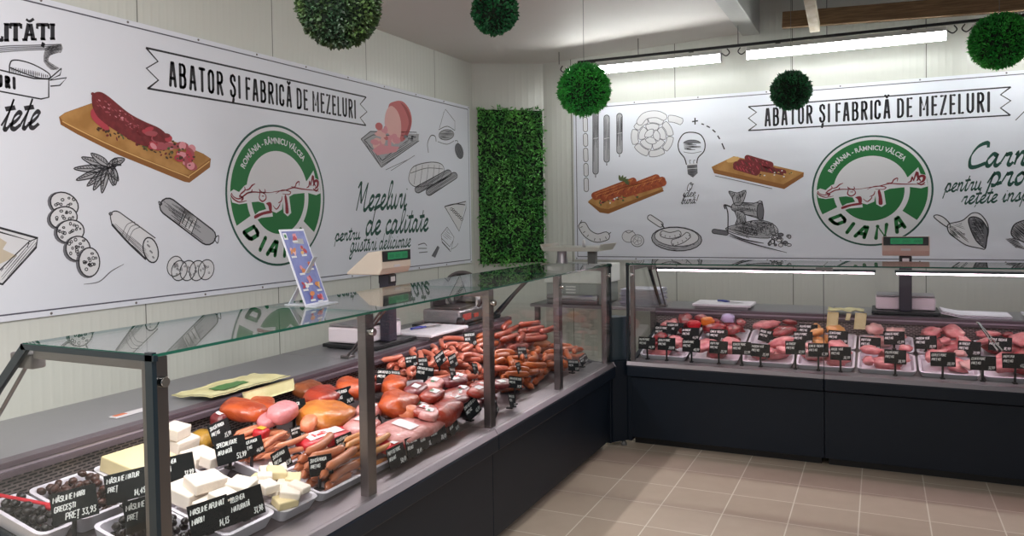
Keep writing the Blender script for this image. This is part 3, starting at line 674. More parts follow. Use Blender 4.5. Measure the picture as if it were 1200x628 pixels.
# heading at the left edge of the photograph
a = ArtL(); SL = .030
def slab(P, w=.021): a.stroke(P, w, INK, smooth=0)
def L_at(x0, x1, kind):
    yb = lambda x: 48.5-(x)*.035; yt = lambda x: 27.5+(x)*.006
    if kind == 'I': xm = (x0+x1)/2; slab([(xm, yb(xm)), (xm, yt(xm))]); slab([(x0, yb(x0)-1), (x1, yb(x1)-1)], .012); slab([(x0, yt(x0)+1), (x1, yt(x1)+1)], .012)
    if kind == 'T': xm = (x0+x1)/2; slab([(xm, yb(xm)), (xm, yt(xm))]); slab([(x0, yt(x0)+1.2), (x1, yt(x1)+1.2)], .016); slab([(x0, yt(x0)), (x0, yt(x0)+6)], .012); slab([(x1, yt(x1)), (x1, yt(x1)+6)], .012); slab([(xm-3, yb(xm)-1), (xm+3, yb(xm)-1)], .012)
    if kind == 'A':
        xm = (x0+x1)/2; slab([(x0+2.5, yb(x0)), (xm-1, yt(xm))], .018); slab([(x1-3, yb(x1)), (xm+1, yt(xm))]); slab([(x0+4, 41), (x1-4, 40.5)], .012); slab([(x0-1, yb(x0)-1), (x0+5, yb(x0)-1)], .012); slab([(x1-6, yb(x1)-1), (x1+1, yb(x1)-1)], .012)
        a.stroke([(xm-4, 22.5), (xm, 25), (xm+5, 22)], .012, INK)
    if kind == 'L': slab([(x0+3, yb(x0)), (x0+3, yt(x0))]); slab([(x0, yb(x0)-1.5), (x1, yb(x1)-1.5)], .016); slab([(x1, yb(x1)), (x1, yb(x1)-6)], .012); slab([(x0, yt(x0)+1), (x0+6, yt(x0)+1)], .012)
L_at(-9, 2.5, 'L'); L_at(4.5, 10.5, 'I'); L_at(12, 24.5, 'T'); L_at(27, 42, 'A'); L_at(43.5, 57, 'T'); L_at(58.5, 64.5, 'I'); a.stroke([(51, 50), (49.5, 55)], .016, INK, smooth=0); a.build('heading_lettering', LB)
a = ArtL()
for k in range(4): a.stroke([(-60, 62+k*2.2), (0, 54.5+k*2.2), (40, 53+k*1.8), (72, 52+k*2)], .005, GINK)
a.fill([(56, 54), (72, 52), (72, 61), (60, 64), (57, 72), (70, 80), (60, 82), (51, 72), (52, 60)], LINK, smooth=2); a.hatch([(56, 54), (72, 52), (72, 61), (60, 64), (57, 72), (70, 80), (60, 82), (51, 72), (52, 60)], -20, 1.3, .004, INK)
a.stroke([(11, 77), (14, 71), (24, 71), (40, 76), (57, 86), (57, 92), (40, 90), (11, 79)], .006, INK); a.hatch([(12, 78), (40, 83), (57, 88), (57, 92), (40, 91), (12, 86)], 90, 2.4, .005, INK); a.stroke([(11, 77), (11, 86)], .006, INK)
a.stroke([(-60, 70), (0, 82), (40, 92), (57, 93), (57, 114), (48, 116), (0, 107), (-60, 92)], .007, INK, smooth=0); a.stroke([(57, 93), (72, 80), (70, 88), (58, 94), (78, 91), (70, 100), (59, 101)], .006, INK, smooth=0)
a.caps('URI', (-4, 102), (16.5, 105), (-4, 86.5), .014, INK); a.build('scroll_sketch', LB)
a = ArtL(); a.script('tete', (0, 152), (49, 149), (2, 114), .026, INK, BR, .35); a.build('heading_script', LB)

# ------------------------------------------------------------ right banner
RB = thing('wall_banner', 'large white printed banner on the back wall with a light bulb sketch', 'banner', (-.3, BR_Y, 1.17))
RS0, RS1, RT0, RT1 = r2(676, 220)[0], 2.5, r2(800, 301.5)[1], r2(900, 110)[1]
b = MB(); b.box(RS0-.03, BR_Y, RT0-.03, RS1+.03, BR_Y+.004, RT1+.03); b.build('sheet', vinyl('banner_vinyl_right', .3), RB)
border(ArtR(), RS0, RS1, RT0, RT1).build('border_line', RB)
for i in range(9):
    for t in (RT1+.018, RT0-.018):
        b = MB(); b.lathe([(0, .004), (.005, .003), (.007, 0)], 8, (RS0-.01+i*.6, BR_Y, t), M=Matrix.Rotation(PI/2, 3, 'X')); b.build('screw', STEELP, RB)
headline(ArtR, ([(877, 125), (1184.5, 102)], [(877, 153), (1184, 135)], [(877, 125), (886.5, 131.5), (877, 138.6), (886.5, 146), (877, 153)], [(1184.5, 102), (1172.5, 111), (1184.5, 118), (1172.5, 126.5), (1184, 135)]), (896, 148.5), (1159, 131.5), (899, 126.5), RB)
a = ArtR(); c0 = r2(1020.5, 223.5); logo(a, c0, (r2(1091.5, 223)[0]-r2(949, 223)[0])/2, RB)
a = ArtR(); a.script('Carne', (1133, 196), (1222, 191), (1134, 169), .036, DGREEN, BR); a.script('proaspătă', (1156, 218), (1306, 209), (1157, 190), .034, DGREEN, BR)
a.script('pentru', (1106, 225), (1152, 221.5), (1106, 207), .020, DGREEN, BR); a.script('rețete inspirate', (1126, 239), (1246, 232), (1127, 222), .020, DGREEN, BR); a.build('slogan_lettering', RB)
# hanging sausages
a = ArtR()
for y0, y1 in ((118, 136), (137, 155), (156, 172), (173, 190), (191, 207), (208, 225)): capsule(a, (685.5+(y0-118)*.015, y0+3), (685.8+(y0-118)*.015, y1-3), 2.6, WINK, INK, .006)
for x, y0, y1, hv in ((698, 120, 205, 1), (711, 134, 191, .6), (726, 132, 181, .8)):
    P = capsule(a, (x, y0+4), (x, y1-4), 3.2, LINK, INK, .007); a.hatch(P, 90, 1.1, .006, INK if hv > .7 else GINK, .6, int(x), .8); a.stroke([(x-3, (y0+y1)/2), (x+3, (y0+y1)/2-1)], .007, WINK, smooth=0); a.stroke([(x, y1), (x, y1+3)], .008, INK, smooth=0)
a.build('hanging_sausages_sketch', RB)
# coil of sausages
a = ArtR(); cx, cy = 764.5, 160
for r_, n, o in ((20, 7, 0), (11.5, 5, 20), (5, 3, 50)):
    for k in range(n):
        t0 = math.radians(o+k*360/n); t1 = math.radians(o+(k+.95)*360/n)
        P = [(cx+r_*1.05*math.cos(t0+(t1-t0)*i/5), cy+r_*math.sin(t0+(t1-t0)*i/5)) for i in range(6)]; curve_sausage(a, P, 3.8, WINK, GINK, .006)
curve_sausage(a, [(783, 139), (790, 139.5), (800, 143)], 4, WINK, GINK, .006); curve_sausage(a, [(748, 146), (756, 136), (770, 134), (781, 139)], 4, WINK, GINK, .006); a.build('sausage_coil_sketch', RB)
# bulb with a bun in it
a = ArtR(); P = [(804.5, 193), (802, 185), (796, 177), (795, 167), (801, 157), (811, 155), (821, 158), (826, 167), (825, 177), (818, 185), (816.5, 193)]
a.stroke(P, .010, INK); a.fill([(805, 193), (817, 192), (817.5, 203), (812, 208), (806, 204)], GINK); a.hatch([(805, 193), (817, 192), (817.5, 203), (812, 208), (806, 204)], 0, 2, .007, INK); a.stroke([(805, 193), (817, 192)], .012, WINK, smooth=0); a.stroke([(805.5, 198), (817, 197)], .006, WINK, smooth=0)
for P in ([(809, 192), (808, 188), (810, 188)], [(813, 192), (813, 188), (815, 188)]): a.stroke(P, .005, INK)
a.ell((811, 168), 10, 4, 0, GINK, INK, .005, a0=180, a1=360); a.hatch([(801, 168), (822, 168), (821, 176), (802, 176)], 2, 1.4, .009, INK, .6); a.stroke([(801, 178), (811, 179.5), (822, 177.5)], .005, GINK)
a.script('O', (804, 224), (812, 223.5), (804, 214), .006, INK, None); a.script('idee', (800, 231), (816, 230), (800, 221), .006, INK, None); a.script('bună!', (798, 239), (818, 238), (798, 229), .006, INK, None)
a.stroke([(811, 142.5), (818, 141.5)], .012, INK, smooth=0); a.stroke([(814.5, 138), (814.5, 146)], .012, INK, smooth=0)
for P, q in (((822, 145), (825, 146)), ((828, 147.5), (832, 149.5)), ((835, 152), (838.5, 155)), ((841, 159), (843.5, 163)), ((846, 168), (849, 175))): a.stroke([P, q], .011, INK, smooth=0)
a.build('light_bulb_sketch', RB)
# smoked sausages on a board
a = ArtR(); a.fill([(689, 237), (698, 229), (775, 218.5), (778, 224), (713, 250.5), (703, 249)], WOODS); a.fill([(689, 236), (698, 229), (775, 218.5), (777.5, 221), (713, 245), (704, 244)], WOODT)
rn = random.Random(4)
for i in range(40):
    t = rn.random(); a.ell((702+t*50, 238-t*11+rn.uniform(-4, 3)), rn.uniform(.8, 2.2), rn.uniform(.6, 1.5), 0, rn.choice([HERB, DBR, WINK, MEATR, SAUSL]), n=7)
for p, q, r_ in (((697, 229), (742, 212), 4), ((733, 227), (777, 214), 4.2), ((698, 231), (740, 217), 3.5), ((708, 232), (769, 208.5), 4.4), ((735, 222), (776, 211), 4)):
    P = capsule(a, p, q, r_, SAUS, None); a.stroke([Vector(p)+Vector((0, -r_*.45)), Vector(q)+Vector((0, -r_*.45))], .014, SAUSL, smooth=0, taper=True)
    d = Vector(q)-Vector(p)
    for k in range(9): c_ = Vector(p)+d*(k+.5)/9; a.stroke([c_+Vector((-1.6, 1.5)), c_+Vector((1.2, -2.4))], .006, SAL if k % 2 else SAUSL, smooth=0)
for k in range(6): leaf(a, (727+k, 212), 7, -100+k*28, 2.5, HERB, HERB, .003)
a.build('sausage_board_picture', RB)
a = ArtR(); curve_sausage(a, [(681, 261), (688, 273), (700, 279), (714, 275)], 5, WINK, INK, .008, 6); a.stroke([(680, 261), (682, 258)], .007, INK, smooth=0); a.stroke([(713, 275), (716, 272)], .007, INK, smooth=0); a.build('small_sausage_sketch', RB)
a = ArtR(); a.ell((737, 277), 8, 7, 0, WINK, GINK, .006); a.ell((747, 282), 7.5, 7, 0, WINK, INK, .006); a.ell((747, 282), 5, 4.7, 0, None, GINK, .004)
for k in range(5): a.stroke([(747, 282), (747+4.5*math.cos(k*1.256), 282+4.2*math.sin(k*1.256))], .004, GINK, smooth=0)
a.stroke([(733, 271), (737, 273), (742, 270)], .006, INK); a.build('tomato_sketch', RB)
a = ArtR(); a.ell((793, 280), 29.5, 14, 3, LINK, INK, .009); a.ell((793, 277.5), 26, 11, 3, WINK, INK, .007); curve_sausage(a, [(774, 273), (785, 276), (798, 273)], 3.6, WINK, INK, .007, 5); curve_sausage(a, [(787, 285), (799, 281), (808, 274)], 3.8, WINK, INK, .007, 5); a.hatch([(765, 284), (793, 291), (821, 284), (793, 295)], 0, 1.5, .006, INK, .5)
capsule(a, (762, 255), (774, 263), 3.2, WINK, INK, .008); a.stroke([(775, 262), (779, 268)], .01, INK, smooth=0); a.build('frying_pan_sketch', RB)
# grilled meat on a board
a = ArtR(); a.fill([(834, 196), (860, 183), (942, 202), (941.5, 207), (919, 221.5), (837, 203)], WOODS); a.fill([(834, 195.5), (860, 183), (942, 202), (918, 216), (836, 198)], WOODT); a.ell((859, 187), 8, 3, -15, WOODL, n=10)
for p, q, r_ in (((863, 193), (887, 201), 4), ((876, 185), (903, 193), 3.6), ((868, 190), (896, 197), 3.8), ((890, 192), (908, 200), 3.5), ((885, 196), (918, 202), 3.5), ((862, 196), (886, 203), 3)):
    capsule(a, p, q, r_, SAL, None); d = Vector(q)-Vector(p)
    for k in range(6): c_ = Vector(p)+d*(k+.6)/6.5; a.stroke([c_+Vector((-1.5, -2)), c_+Vector((1, 2))], .008, rn.choice([MEATR, DBR, SALL]), smooth=0)
for i in range(16): a.ell((rn.uniform(888, 928), rn.uniform(200, 207)), rn.uniform(.6, 1.6), .8, 0, rn.choice([WINK, HERB, DBR, WOODL]), n=6)
a.stroke([(838, 206), (870, 213), (905, 221)], .006, GINK); a.build('grilled_meat_board_picture', RB)
# meat grinder
a = ArtR()
bod = [(858, 240), (866, 237), (884, 238), (893, 236), (894, 258), (886, 255), (868, 250), (858, 246)]
hop = [(854, 224), (864, 226), (874, 223), (872, 234), (868, 240), (861, 240), (858, 232)]
stand = [(861, 246), (872, 250), (874, 262), (872, 268), (862, 264), (864, 256)]
plate = [(850, 268), (868, 262), (888, 258), (905, 262), (912, 272), (900, 279), (870, 276)]
for P, an in ((bod, 10), (hop, 80), (stand, 80), (plate, 15)):
    a.fill(P, LINK); a.hatch(P, an, 1.5, .007, INK, .7, int(P[0][0]), .75); a.hatch(P, an+60, 2.4, .005, INK, .7, 3, .5); a.stroke(P, .007, INK, smooth=3, closed=True)
a.ell((891, 248), 4, 10, 0, GINK, INK, .007); a.stroke([(850, 240), (853, 250), (853, 270)], .010, INK); a.stroke([(858, 243), (849, 240), (850, 245)], .012, INK); Q = capsule(a, (837, 271), (851, 273), 2.6, GINK, INK, .007)
rn = random.Random(9)
for i in range(80):
    x = rn.uniform(868, 908); y = 258+abs(x-888)*.2+rn.uniform(0, 15); a.stroke([(x, y), (x+rn.uniform(-3, 3), y+rn.uniform(-2, 3)), (x+rn.uniform(-3, 4), y+rn.uniform(0, 4))], .005, rn.choice([INK, INK, GINK]), smooth=2)
for i in range(26): a.ell((rn.uniform(898, 928), rn.uniform(272, 288)), rn.uniform(1.5, 3.4), rn.uniform(1.2, 2.6), 0, rn.choice([LINK, GINK, WINK]), INK, .006, n=8)
a.stroke([(855, 276), (880, 285), (922, 296)], .010, INK, taper=True); a.stroke([(852, 272), (870, 280), (895, 285)], .012, INK, taper=True); a.build('meat_grinder_sketch', RB)
# ham leg
def H_(x, y): return (1080+x/6.283, 240+y/6.283)
a = ArtR(); body = [H_(*p) for p in ((205,140),(300,115),(370,62),(430,68),(480,130),(492,190),(482,250),(468,322),(430,320),(330,297),(260,252),(208,212),(190,168))]; face = [H_(*p) for p in ((345,110),(380,88),(440,110),(485,180),(482,240),(470,312),(440,300),(400,260),(365,190))]; bone = [H_(*p) for p in ((95,95),(112,74),(165,95),(210,145),(195,168))]
a.fill(bone, WINK); a.stroke(bone, .008, INK, closed=True); a.fill(body, WINK, smooth=3); a.stroke(body, .008, INK, closed=True)
a.hatch([H_(*p) for p in ((205,150),(330,220),(350,290),(260,250),(208,210))], 40, 1.5, .007, INK, .6); a.hatch([H_(*p) for p in ((215,150),(300,130),(320,180),(250,200))], 20, 1.8, .005, GINK, .6)
a.fill(face, GINK, smooth=3); a.hatch(face, 60, 1.3, .007, INK, .7, 2, .8); a.hatch(face, 10, 2.2, .006, LINK, .7, 6, .4); a.stroke(face, .009, INK, closed=True); a.build('ham_leg_sketch', RB)
a = ArtR(); P = [(1186, 268), (1192, 261), (1210, 257), (1240, 262), (1244, 280), (1220, 290), (1196, 282), (1186, 276)]; a.fill(P, LINK, smooth=3); a.hatch(P, 40, 1.6, .008, INK, .6); a.stroke(P, .009, INK, closed=True); P = [(1178, 280), (1190, 278), (1196, 286), (1204, 293), (1190, 290)]; a.fill(P, LINK); a.hatch(P, 20, 1.5, .007, INK); a.build('roast_sketch', RB); a = ArtR(); a.stroke([(1190, 141), (1204, 127)], .006, INK, smooth=0); a.build('flourish_line', RB)
# ============================================================ LAMPS AND HANGING GREENERY
RAILZ, RAILY = 3.025, 6.75
rl = thing('cable_rail', 'thin black cable rail hanging below the ceiling along the back wall', 'rail', (-.2, RAILY, RAILZ))
b = MB(); b.bar((-2.5, RAILY, RAILZ), (2.6, RAILY, RAILZ), .022, .022); b.build('rail', BLACK, rl)
for px in (655, 748, 865, 969, 1085, 1190):
    p = onY(px, 60, RAILY); top = cz(p.x)-.0 if p.x < XE else 4.1
    b = MB(); b.tube([(p.x, RAILY, RAILZ), (p.x, RAILY, top)], .004, 6); b.build('hanger_rod', GREYP, rl)
def batten(x0, x1, label):
    t = thing('batten_lamp', label, 'lamp', ((x0+x1)/2, RAILY, 2.970), group='batten lamps under the rail')
    b = MB(); b.box(x0, RAILY-.035, 2.965, x1, RAILY+.035, 3.000); b.box(x0, RAILY+.034, 2.925, x1, RAILY+.04, 3.0); b.build('housing', LAMPH, t, .002)  # thin wall-side plate is an added shield, cutting direct light on the wall
    pr = [(-.033, .036), (-.035, .0), (-.024, -.028), (0, -.036), (.024, -.028), (.035, 0), (.033, .036)]
    b = MB(); b.prism([(p[1]*.9, p[0]) for p in pr], x0+.004, x1-.004, Matrix(((0,0,1,0),(0,1,0,RAILY),(1,0,0,2.934),(0,0,0,1)))); b.build('diffuser', TUBE, t)
    for x, d in ((x0, -1), (x1, 1)):
        b = MB(); b.box(x-.004, RAILY-.036, 2.902, x+.004, RAILY+.036, 3.002); b.build('end_cap', WHITEP, t)
        b = MB(); b.tube(crom([(x, RAILY, 2.980), (x+d*.04, RAILY, 2.950), (x+d*.07, RAILY, 2.975), (x+d*.05, RAILY, 3.008)], 5), .005, 6); b.build('cable', BLACK, t)
    for x in (x0+.25, x1-.25): b = MB(); b.box(x-.02, RAILY-.012, 2.995, x+.02, RAILY+.012, 3.013); b.build('clip', BLACK, t)
batten(onY(845, 67, RAILY).x-1.39, onY(845, 67, RAILY).x, 'white batten lamp under the rail, its left end behind a bright leaf ball')
batten(onY(875, 61, RAILY).x, onY(1109, 36, RAILY).x, 'longest-looking white batten lamp in view, under the timber beam')
batten(onY(1140, 30, RAILY).x, onY(1140, 30, RAILY).x+1.5, 'white batten lamp at the right edge behind a green leaf ball')

def leaves(mb, p, d, up, ln, wd, mi=0):
    d = d.normalized(); x = d.cross(up); x = x.normalized() if x.length > 1e-4 else Vector((1, 0, 0)); n = x.cross(d)
    a, t = p, p+d*ln+n*ln*-.15; m1, m2 = p+d*ln*.5+x*wd/2+n*ln*.05, p+d*ln*.5-x*wd/2+n*ln*.05; c = p+d*ln*.52-n*ln*.06
    mb.add([a, m1, t, m2, c], [(0, 1, 4), (1, 2, 4), (2, 3, 4), (3, 0, 4)], mi)
BOX1 = mat('boxwood_leaf', '4a6232', .4, island=.65, col2='2b432f', vs=8, spec=.5); BOX2 = mat('fresh_needle_leaf', '44b045', .5, island=.4, col2='238a35', vs=7); BOX3 = mat('dark_box_leaf', '2f7d4a', .5, island=.5, col2='195230', vs=9)
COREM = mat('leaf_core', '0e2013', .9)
def rnd_dir(rn):
    z = rn.uniform(-1, 1); a = rn.uniform(0, 2*PI); r = math.sqrt(1-z*z); return Vector((r*math.cos(a), r*math.sin(a), z))
def topiary(px, py, wpx, dia, label, m_, seed, n=1500, ln=.024, wd=.014, spread=.9):
    d = FPX*dia/wpx; c = CAMP+ray(px, py)*d; rn = random.Random(seed); R_ = dia/2
    t = thing('topiary_ball', label, 'leaf ball', c, group='leaf balls hung from the ceiling')
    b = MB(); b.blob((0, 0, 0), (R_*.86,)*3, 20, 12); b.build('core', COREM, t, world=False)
    b = MB()
    for i in range(n):
        q = rnd_dir(rn); e = (q+rnd_dir(rn)*spread).normalized()
        if e.dot(q) < .15: e = (e+q*.7).normalized()
        k = R_*(.83+.1*rn.random()+.035*noise.noise(q*4)); leaves(b, q*k, e, rnd_dir(rn), ln*rn.uniform(.8, 1.25), wd*rn.uniform(.8, 1.2))
    b.build('foliage', m_, t, world=False)
    top = (cz(c.x) if c.x < XE else 4.1)
    b = MB(); b.tube([(0, 0, R_*.8), (0, 0, top-c.z)], .0016, 6); b.build('hanging_wire', GREYP, t, world=False)
topiary(397, 7, 100, .30, 'largest-looking leaf ball, olive boxwood, cut by the top edge above the left banner', BOX1, 1, 4600, .016, .0115)
topiary(580, 13, 55, .30, 'dark green leaf ball under the white ceiling, second from the left', BOX3, 2, 1700, .026, .016)
topiary(684.5, 105, 62, .30, 'bright green fine-leaved ball in front of the left end of the back banner', BOX2, 3, 3800, .024, .0085, .9)
topiary(927, 106, 46, .30, 'small dark leaf ball hanging in front of the back banner headline', BOX3, 4, 1700, .026, .016)
topiary(1171, 48, 65, .30, 'bright green fine-leaved ball at the upper right edge', BOX2, 5, 3800, .024, .0085, .9)

# artificial hedge panel on the chamfered corner
gp = thing('leaf_wall_panel', 'tall panel of artificial green leaves on the corner wall between the banners', 'leaf panel', (CA+CB)/2+Vector((0, 0, 1.14)))
CW = (CB-CA).length
def cpt(s, z, o): return CA+cdir*(s*CW)+cn*o+Vector((0, 0, z))
b = MB(); v0 = [cpt(s, z, o) for o in (.004, .03) for s, z in ((.07, 1.16), (.97, 1.16), (.97, 2.67), (.07, 2.67))]
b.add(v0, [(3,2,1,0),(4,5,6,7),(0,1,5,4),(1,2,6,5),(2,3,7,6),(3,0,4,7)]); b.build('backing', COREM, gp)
rn = random.Random(12); b = MB()
for i in range(4200):
    s, z = rn.uniform(.06, .98), rn.uniform(1.14, 2.69); e = (cn*rn.uniform(.2, 1.1)+cdir*rn.uniform(-1, 1)+Vector((0, 0, rn.uniform(-.9, .9)))).normalized()
    leaves(b, cpt(s, z, .02+.03*rn.random()), e, rnd_dir(rn), rn.uniform(.03, .055), rn.uniform(.014, .022))
b.build('foliage', mat('hedge_leaf', '74bb5c', .4, island=.5, col2='438c42', vs=6), gp)

# ============================================================ DISPLAY COUNTERS
DECKM = mat('deck_steel', '857b7e', .4, metal=.8, bump=.05, bs=40)
def grille_mat():
    M = mat('perforated_grille', '6a5f5e', .45, metal=.6); N = M.node_tree.nodes; L = M.node_tree.links; b = N['Principled BSDF']
    tc = N.new('ShaderNodeTexCoord'); sp = N.new('ShaderNodeSeparateXYZ'); L.new(tc.outputs['Object'], sp.inputs[0])
    a = nmath(N, L, 'ADD', sp.outputs[0], sp.outputs[1]); z = nmath(N, L, 'DIVIDE', sp.outputs[2], .0105); row = nmath(N, L, 'FLOOR', z)
    sl = nmath(N, L, 'LESS_THAN', nmath(N, L, 'FRACT', z), .5); c = nmath(N, L, 'FRACT', nmath(N, L, 'ADD', nmath(N, L, 'DIVIDE', a, .034), nmath(N, L, 'MULTIPLY', row, .5)))
    h = nmath(N, L, 'MULTIPLY', sl, nmath(N, L, 'LESS_THAN', c, .78)); mx = N.new('ShaderNodeMix'); mx.data_type = 'RGBA'; L.new(h, mx.inputs[0])
    mx.inputs[6].default_value = (*lin('8d8080'), 1); mx.inputs[7].default_value = (*lin('2e2a2b'), 1); L.new(mx.outputs[2], b.inputs['Base Color']); return M
GRILLE = grille_mat()
WORKT = mat('grey_worktop', '77767a', .3, var=.06, vs=30); RAILM = mat('worktop_rail', '5d5058', .35, metal=.3); RAILL = mat('worktop_rail_light', 'a79aa6', .3, metal=.3)
FRAMEE = mat('glass_frame_band', '16242c', .3)
def counter(side, a0, a1, joints, label, first, last, rear=True):
    """one refrigerated counter; u = depth behind the front, a = along the front"""
    if side == 'L': f = lambda u, a, z: Vector((LF-u, a, z))
    else: f = lambda u, a, z: Vector((a, RF+u, z))
    T = thing('display_counter', label, 'counter', f(.5, (a0+a1)/2, 0))
    def bx(mb, u0, u1, b0, b1, z0, z1, mi=0):
        p, q = f(u0, b0, z0), f(u1, b1, z1); return mb.box(min(p.x, q.x), min(p.y, q.y), z0, max(p.x, q.x), max(p.y, q.y), z1, mi)
    def poly(mb, P, b0, b1, mi=0):
        n = len(P); vs = [f(u, b, z) for b in (b0, b1) for u, z in P]
        return mb.add(vs, [tuple(range(n)), tuple(range(n, 2*n))[::-1]]+[(i, (i+1) % n, n+(i+1) % n, n+i) for i in range(n)], mi)
    e = .0015; A0, A1 = a0+e, a1-e
    b = MB(); bx(b, .10, 1.04, A0+.02, A1-.02, 0, .07); b.build('plinth', BLACK, T)
    b = MB(); bx(b, .005, .03, A0, A1, .065, .488); b.build('front_panel', NAVY, T, .003)
    b = MB(); bx(b, -.03, .03, A0, A1, .497, .574); b.build('bumper', NAVY, T, .008)
    b = MB(); bx(b, .03, .84, A0, A1, .07, .50); b.build('body', NAVY, T)
    b = MB(); poly(b, [(-.026, .574), (.03, .574), (.03, .50), (.13, .50), (.13, .598), (-.012, .600)], A0, A1); b.build('ledge', STEEL, T, .002)
    b = MB(); poly(b, [(.13, .586), (.79, .586+.66*SLP), (.79, .574+.66*SLP), (.13, .574)], A0, A1); b.build('deck', DECKM, T)
    b = MB(); poly(b, [(.79, .71), (.796, .85), (.804, .85), (.80, .71)], A0, A1); b.build('back_grille', GRILLE, T)
    b = MB(); poly(b, [(.765, .832), (.765, .852), (.772, .852), (.772, .832)], A0, A1); poly(b, [(.77, .852), (.77, .864), (.81, .864), (.81, .852)], A0, A1, 1); poly(b, [(.765, .864), (.765, .883), (.81, .886), (.81, .864)], A0, A1); b.build('worktop_rail', [RAILM, RAILL], T, .002)
    b = MB(); bx(b, .805, 1.30, A0, A1, .86, .884); b.build('worktop', WORKT, T, .003)
    b = MB(); bx(b, .84, 1.26, A0, A1, .10, .86); b.build('rear_body', WHITEP, T)
    bounds = [a0]+joints+[a1]
    for i in range(len(bounds)-1):
        b = MB(); bx(b, 0, .006, bounds[i]+.003, bounds[i+1]-.003, .601, 1.274); b.build('front_glass', GLASS, T)
        b0, b1 = bounds[i]+.002, bounds[i+1]-.002; p, q = f(-.008, b0, 0), f(.52, b1, 0); x0, x1, y0, y1 = min(p.x, q.x), max(p.x, q.x), min(p.y, q.y), max(p.y, q.y)
        b = MB(); b.add([(x0, y0, GT), (x1, y0, GT), (x1, y1, GT), (x0, y1, GT), (x0, y0, GT-.008), (x1, y0, GT-.008), (x1, y1, GT-.008), (x0, y1, GT-.008)], [(0, 1, 2, 3), (7, 6, 5, 4)], 0)
        b.add([(x0, y0, GT), (x1, y0, GT), (x1, y1, GT), (x0, y1, GT), (x0, y0, GT-.008), (x1, y0, GT-.008), (x1, y1, GT-.008), (x0, y1, GT-.008)], [(0, 4, 5, 1), (1, 5, 6, 2), (2, 6, 7, 3), (3, 7, 4, 0)], 1)
        b.build('top_glass', [GLASSTOP, EDGE], T)
    pj = ([(a0+.035, 1)] if first else ([(a0+.03, 0)] if side == 'L' else []))+[(j, 0) for j in joints]+([(a1-.035, 1)] if last else [])
    for a, en in pj:
        b = MB(); hw = .026 if side == 'L' else .014; bx(b, .012, .05, a-hw, a+hw, .598, 1.27); o = b.build('post', STEELP, T, .003)
        b = MB(); c = f(-.002, a+.0, 1.205); ax = f(1, 0, 0)-f(0, 0, 0); b.tube([c-ax*.008, c-ax*.004, c+ax*.02], [.013, .015, .015], 14); b.build('glass_clamp', CHROME, o)
        if a in joints: continue
        # top arm and the stay down to the worktop
        b = MB(); bx(b, .03, .50, a-.018, a+.018, 1.236, 1.268); b.build('top_arm', STEELP, T, .003)
        b = MB(); bx(b, .50, .60, a-.022, a+.022, 1.205, 1.25); o = b.build('stay_bracket', STEELP, T, .006)
        for da in (-.02, .02):
            b = MB(); b.tube([f(.57, a+da, 1.225), f(.87, a+da, .886)], .006, 8); b.build('stay_rod', STEELP, T)
        b = MB(); bx(b, .845, .90, a-.03, a+.03, .884, .90); b.build('stay_foot', STEELP, T, .003)
    for a, sgn in ((a0, 1), (a1, -1)):
        if (a == a0 and not first) or (a == a1 and not last): continue
        P = [(.0, .60), (.0, 1.278), (.52, 1.278), (.93, .886), (.80, .886), (.79, .735), (.13, .60)]
        b = MB(); poly(b, P, a+sgn*.001, a+sgn*.007); b.build('end_glass', GLASS, T)
        b = MB()
        for p, q in (((-.004, .60), (-.004, 1.286)), ((-.01, 1.280), (.525, 1.280)), ((.52, 1.282), (.93, .886))):
            d = Vector((q[0]-p[0], q[1]-p[1])).normalized(); n = Vector((d.y, -d.x))
            if n.x > 0 and p[0] > .3: n = -n
            if p[0] < 0 and q[0] < 0: n = Vector((1, 0))
            if abs(d.y) < .01: n = Vector((0, -1))
            w = .026 if abs(d.y) > .01 else .016
            poly(b, [p, q, (q[0]+n.x*w, q[1]+n.y*w), (p[0]+n.x*w, p[1]+n.y*w)], a-sgn*.002, a+sgn*.012)
        b.build('end_frame', FRAMEE, T)
        b = MB(); bx(b, .0, 1.10, min(a, a+sgn*.028), max(a, a+sgn*.028), .04, .60); poly(b, [(.13, .60), (1.10, .60), (1.10, .862), (.80, .862), (.79, .735)], a, a+sgn*.028); b.build('end_panel', NAVY, T, .002)
    return T, f
LJ = [1.385, 2.34, 3.30, 4.225, 5.13]
CL1, fL = counter('L', LJ[0], LJ[2], [LJ[1]], 'nearest dark navy glass-topped counter, holding cheese, olives and sausages', True, False)
CL2, fL = counter('L', LJ[2], LJ[4], [LJ[3]], 'dark navy glass-topped counter between the cheese counter and the corner', False, True)
RJ = [-1.595, -.315, .965, 2.24]
CR1, fR = counter('R', RJ[0], RJ[1], [], 'dark navy glass counter of raw meat beside the corner, under the meat grinder sketch', True, False)
CR2, fR = counter('R', RJ[1], RJ[2], [], 'dark navy glass counter of raw meat with a weighing scale behind it', False, False)
CR3, fR = counter('R', RJ[2], RJ[3], [], 'dark navy glass counter of raw meat cut by the right edge', False, True)
for x in RJ[1:3]:
    T_ = CR1 if x < 0 else CR2
    b = MB(); b.box(x-.05, RF+.012, 1.246, x+.05, RF+.05, 1.272); o = b.build('seam_bracket', STEELP, T_, .004)
    b = MB(); b.box(x-.004, RF+.004, .602, x-.0005, RF+.012, 1.25); b.build('glass_joint', DARKFRAME, T_)
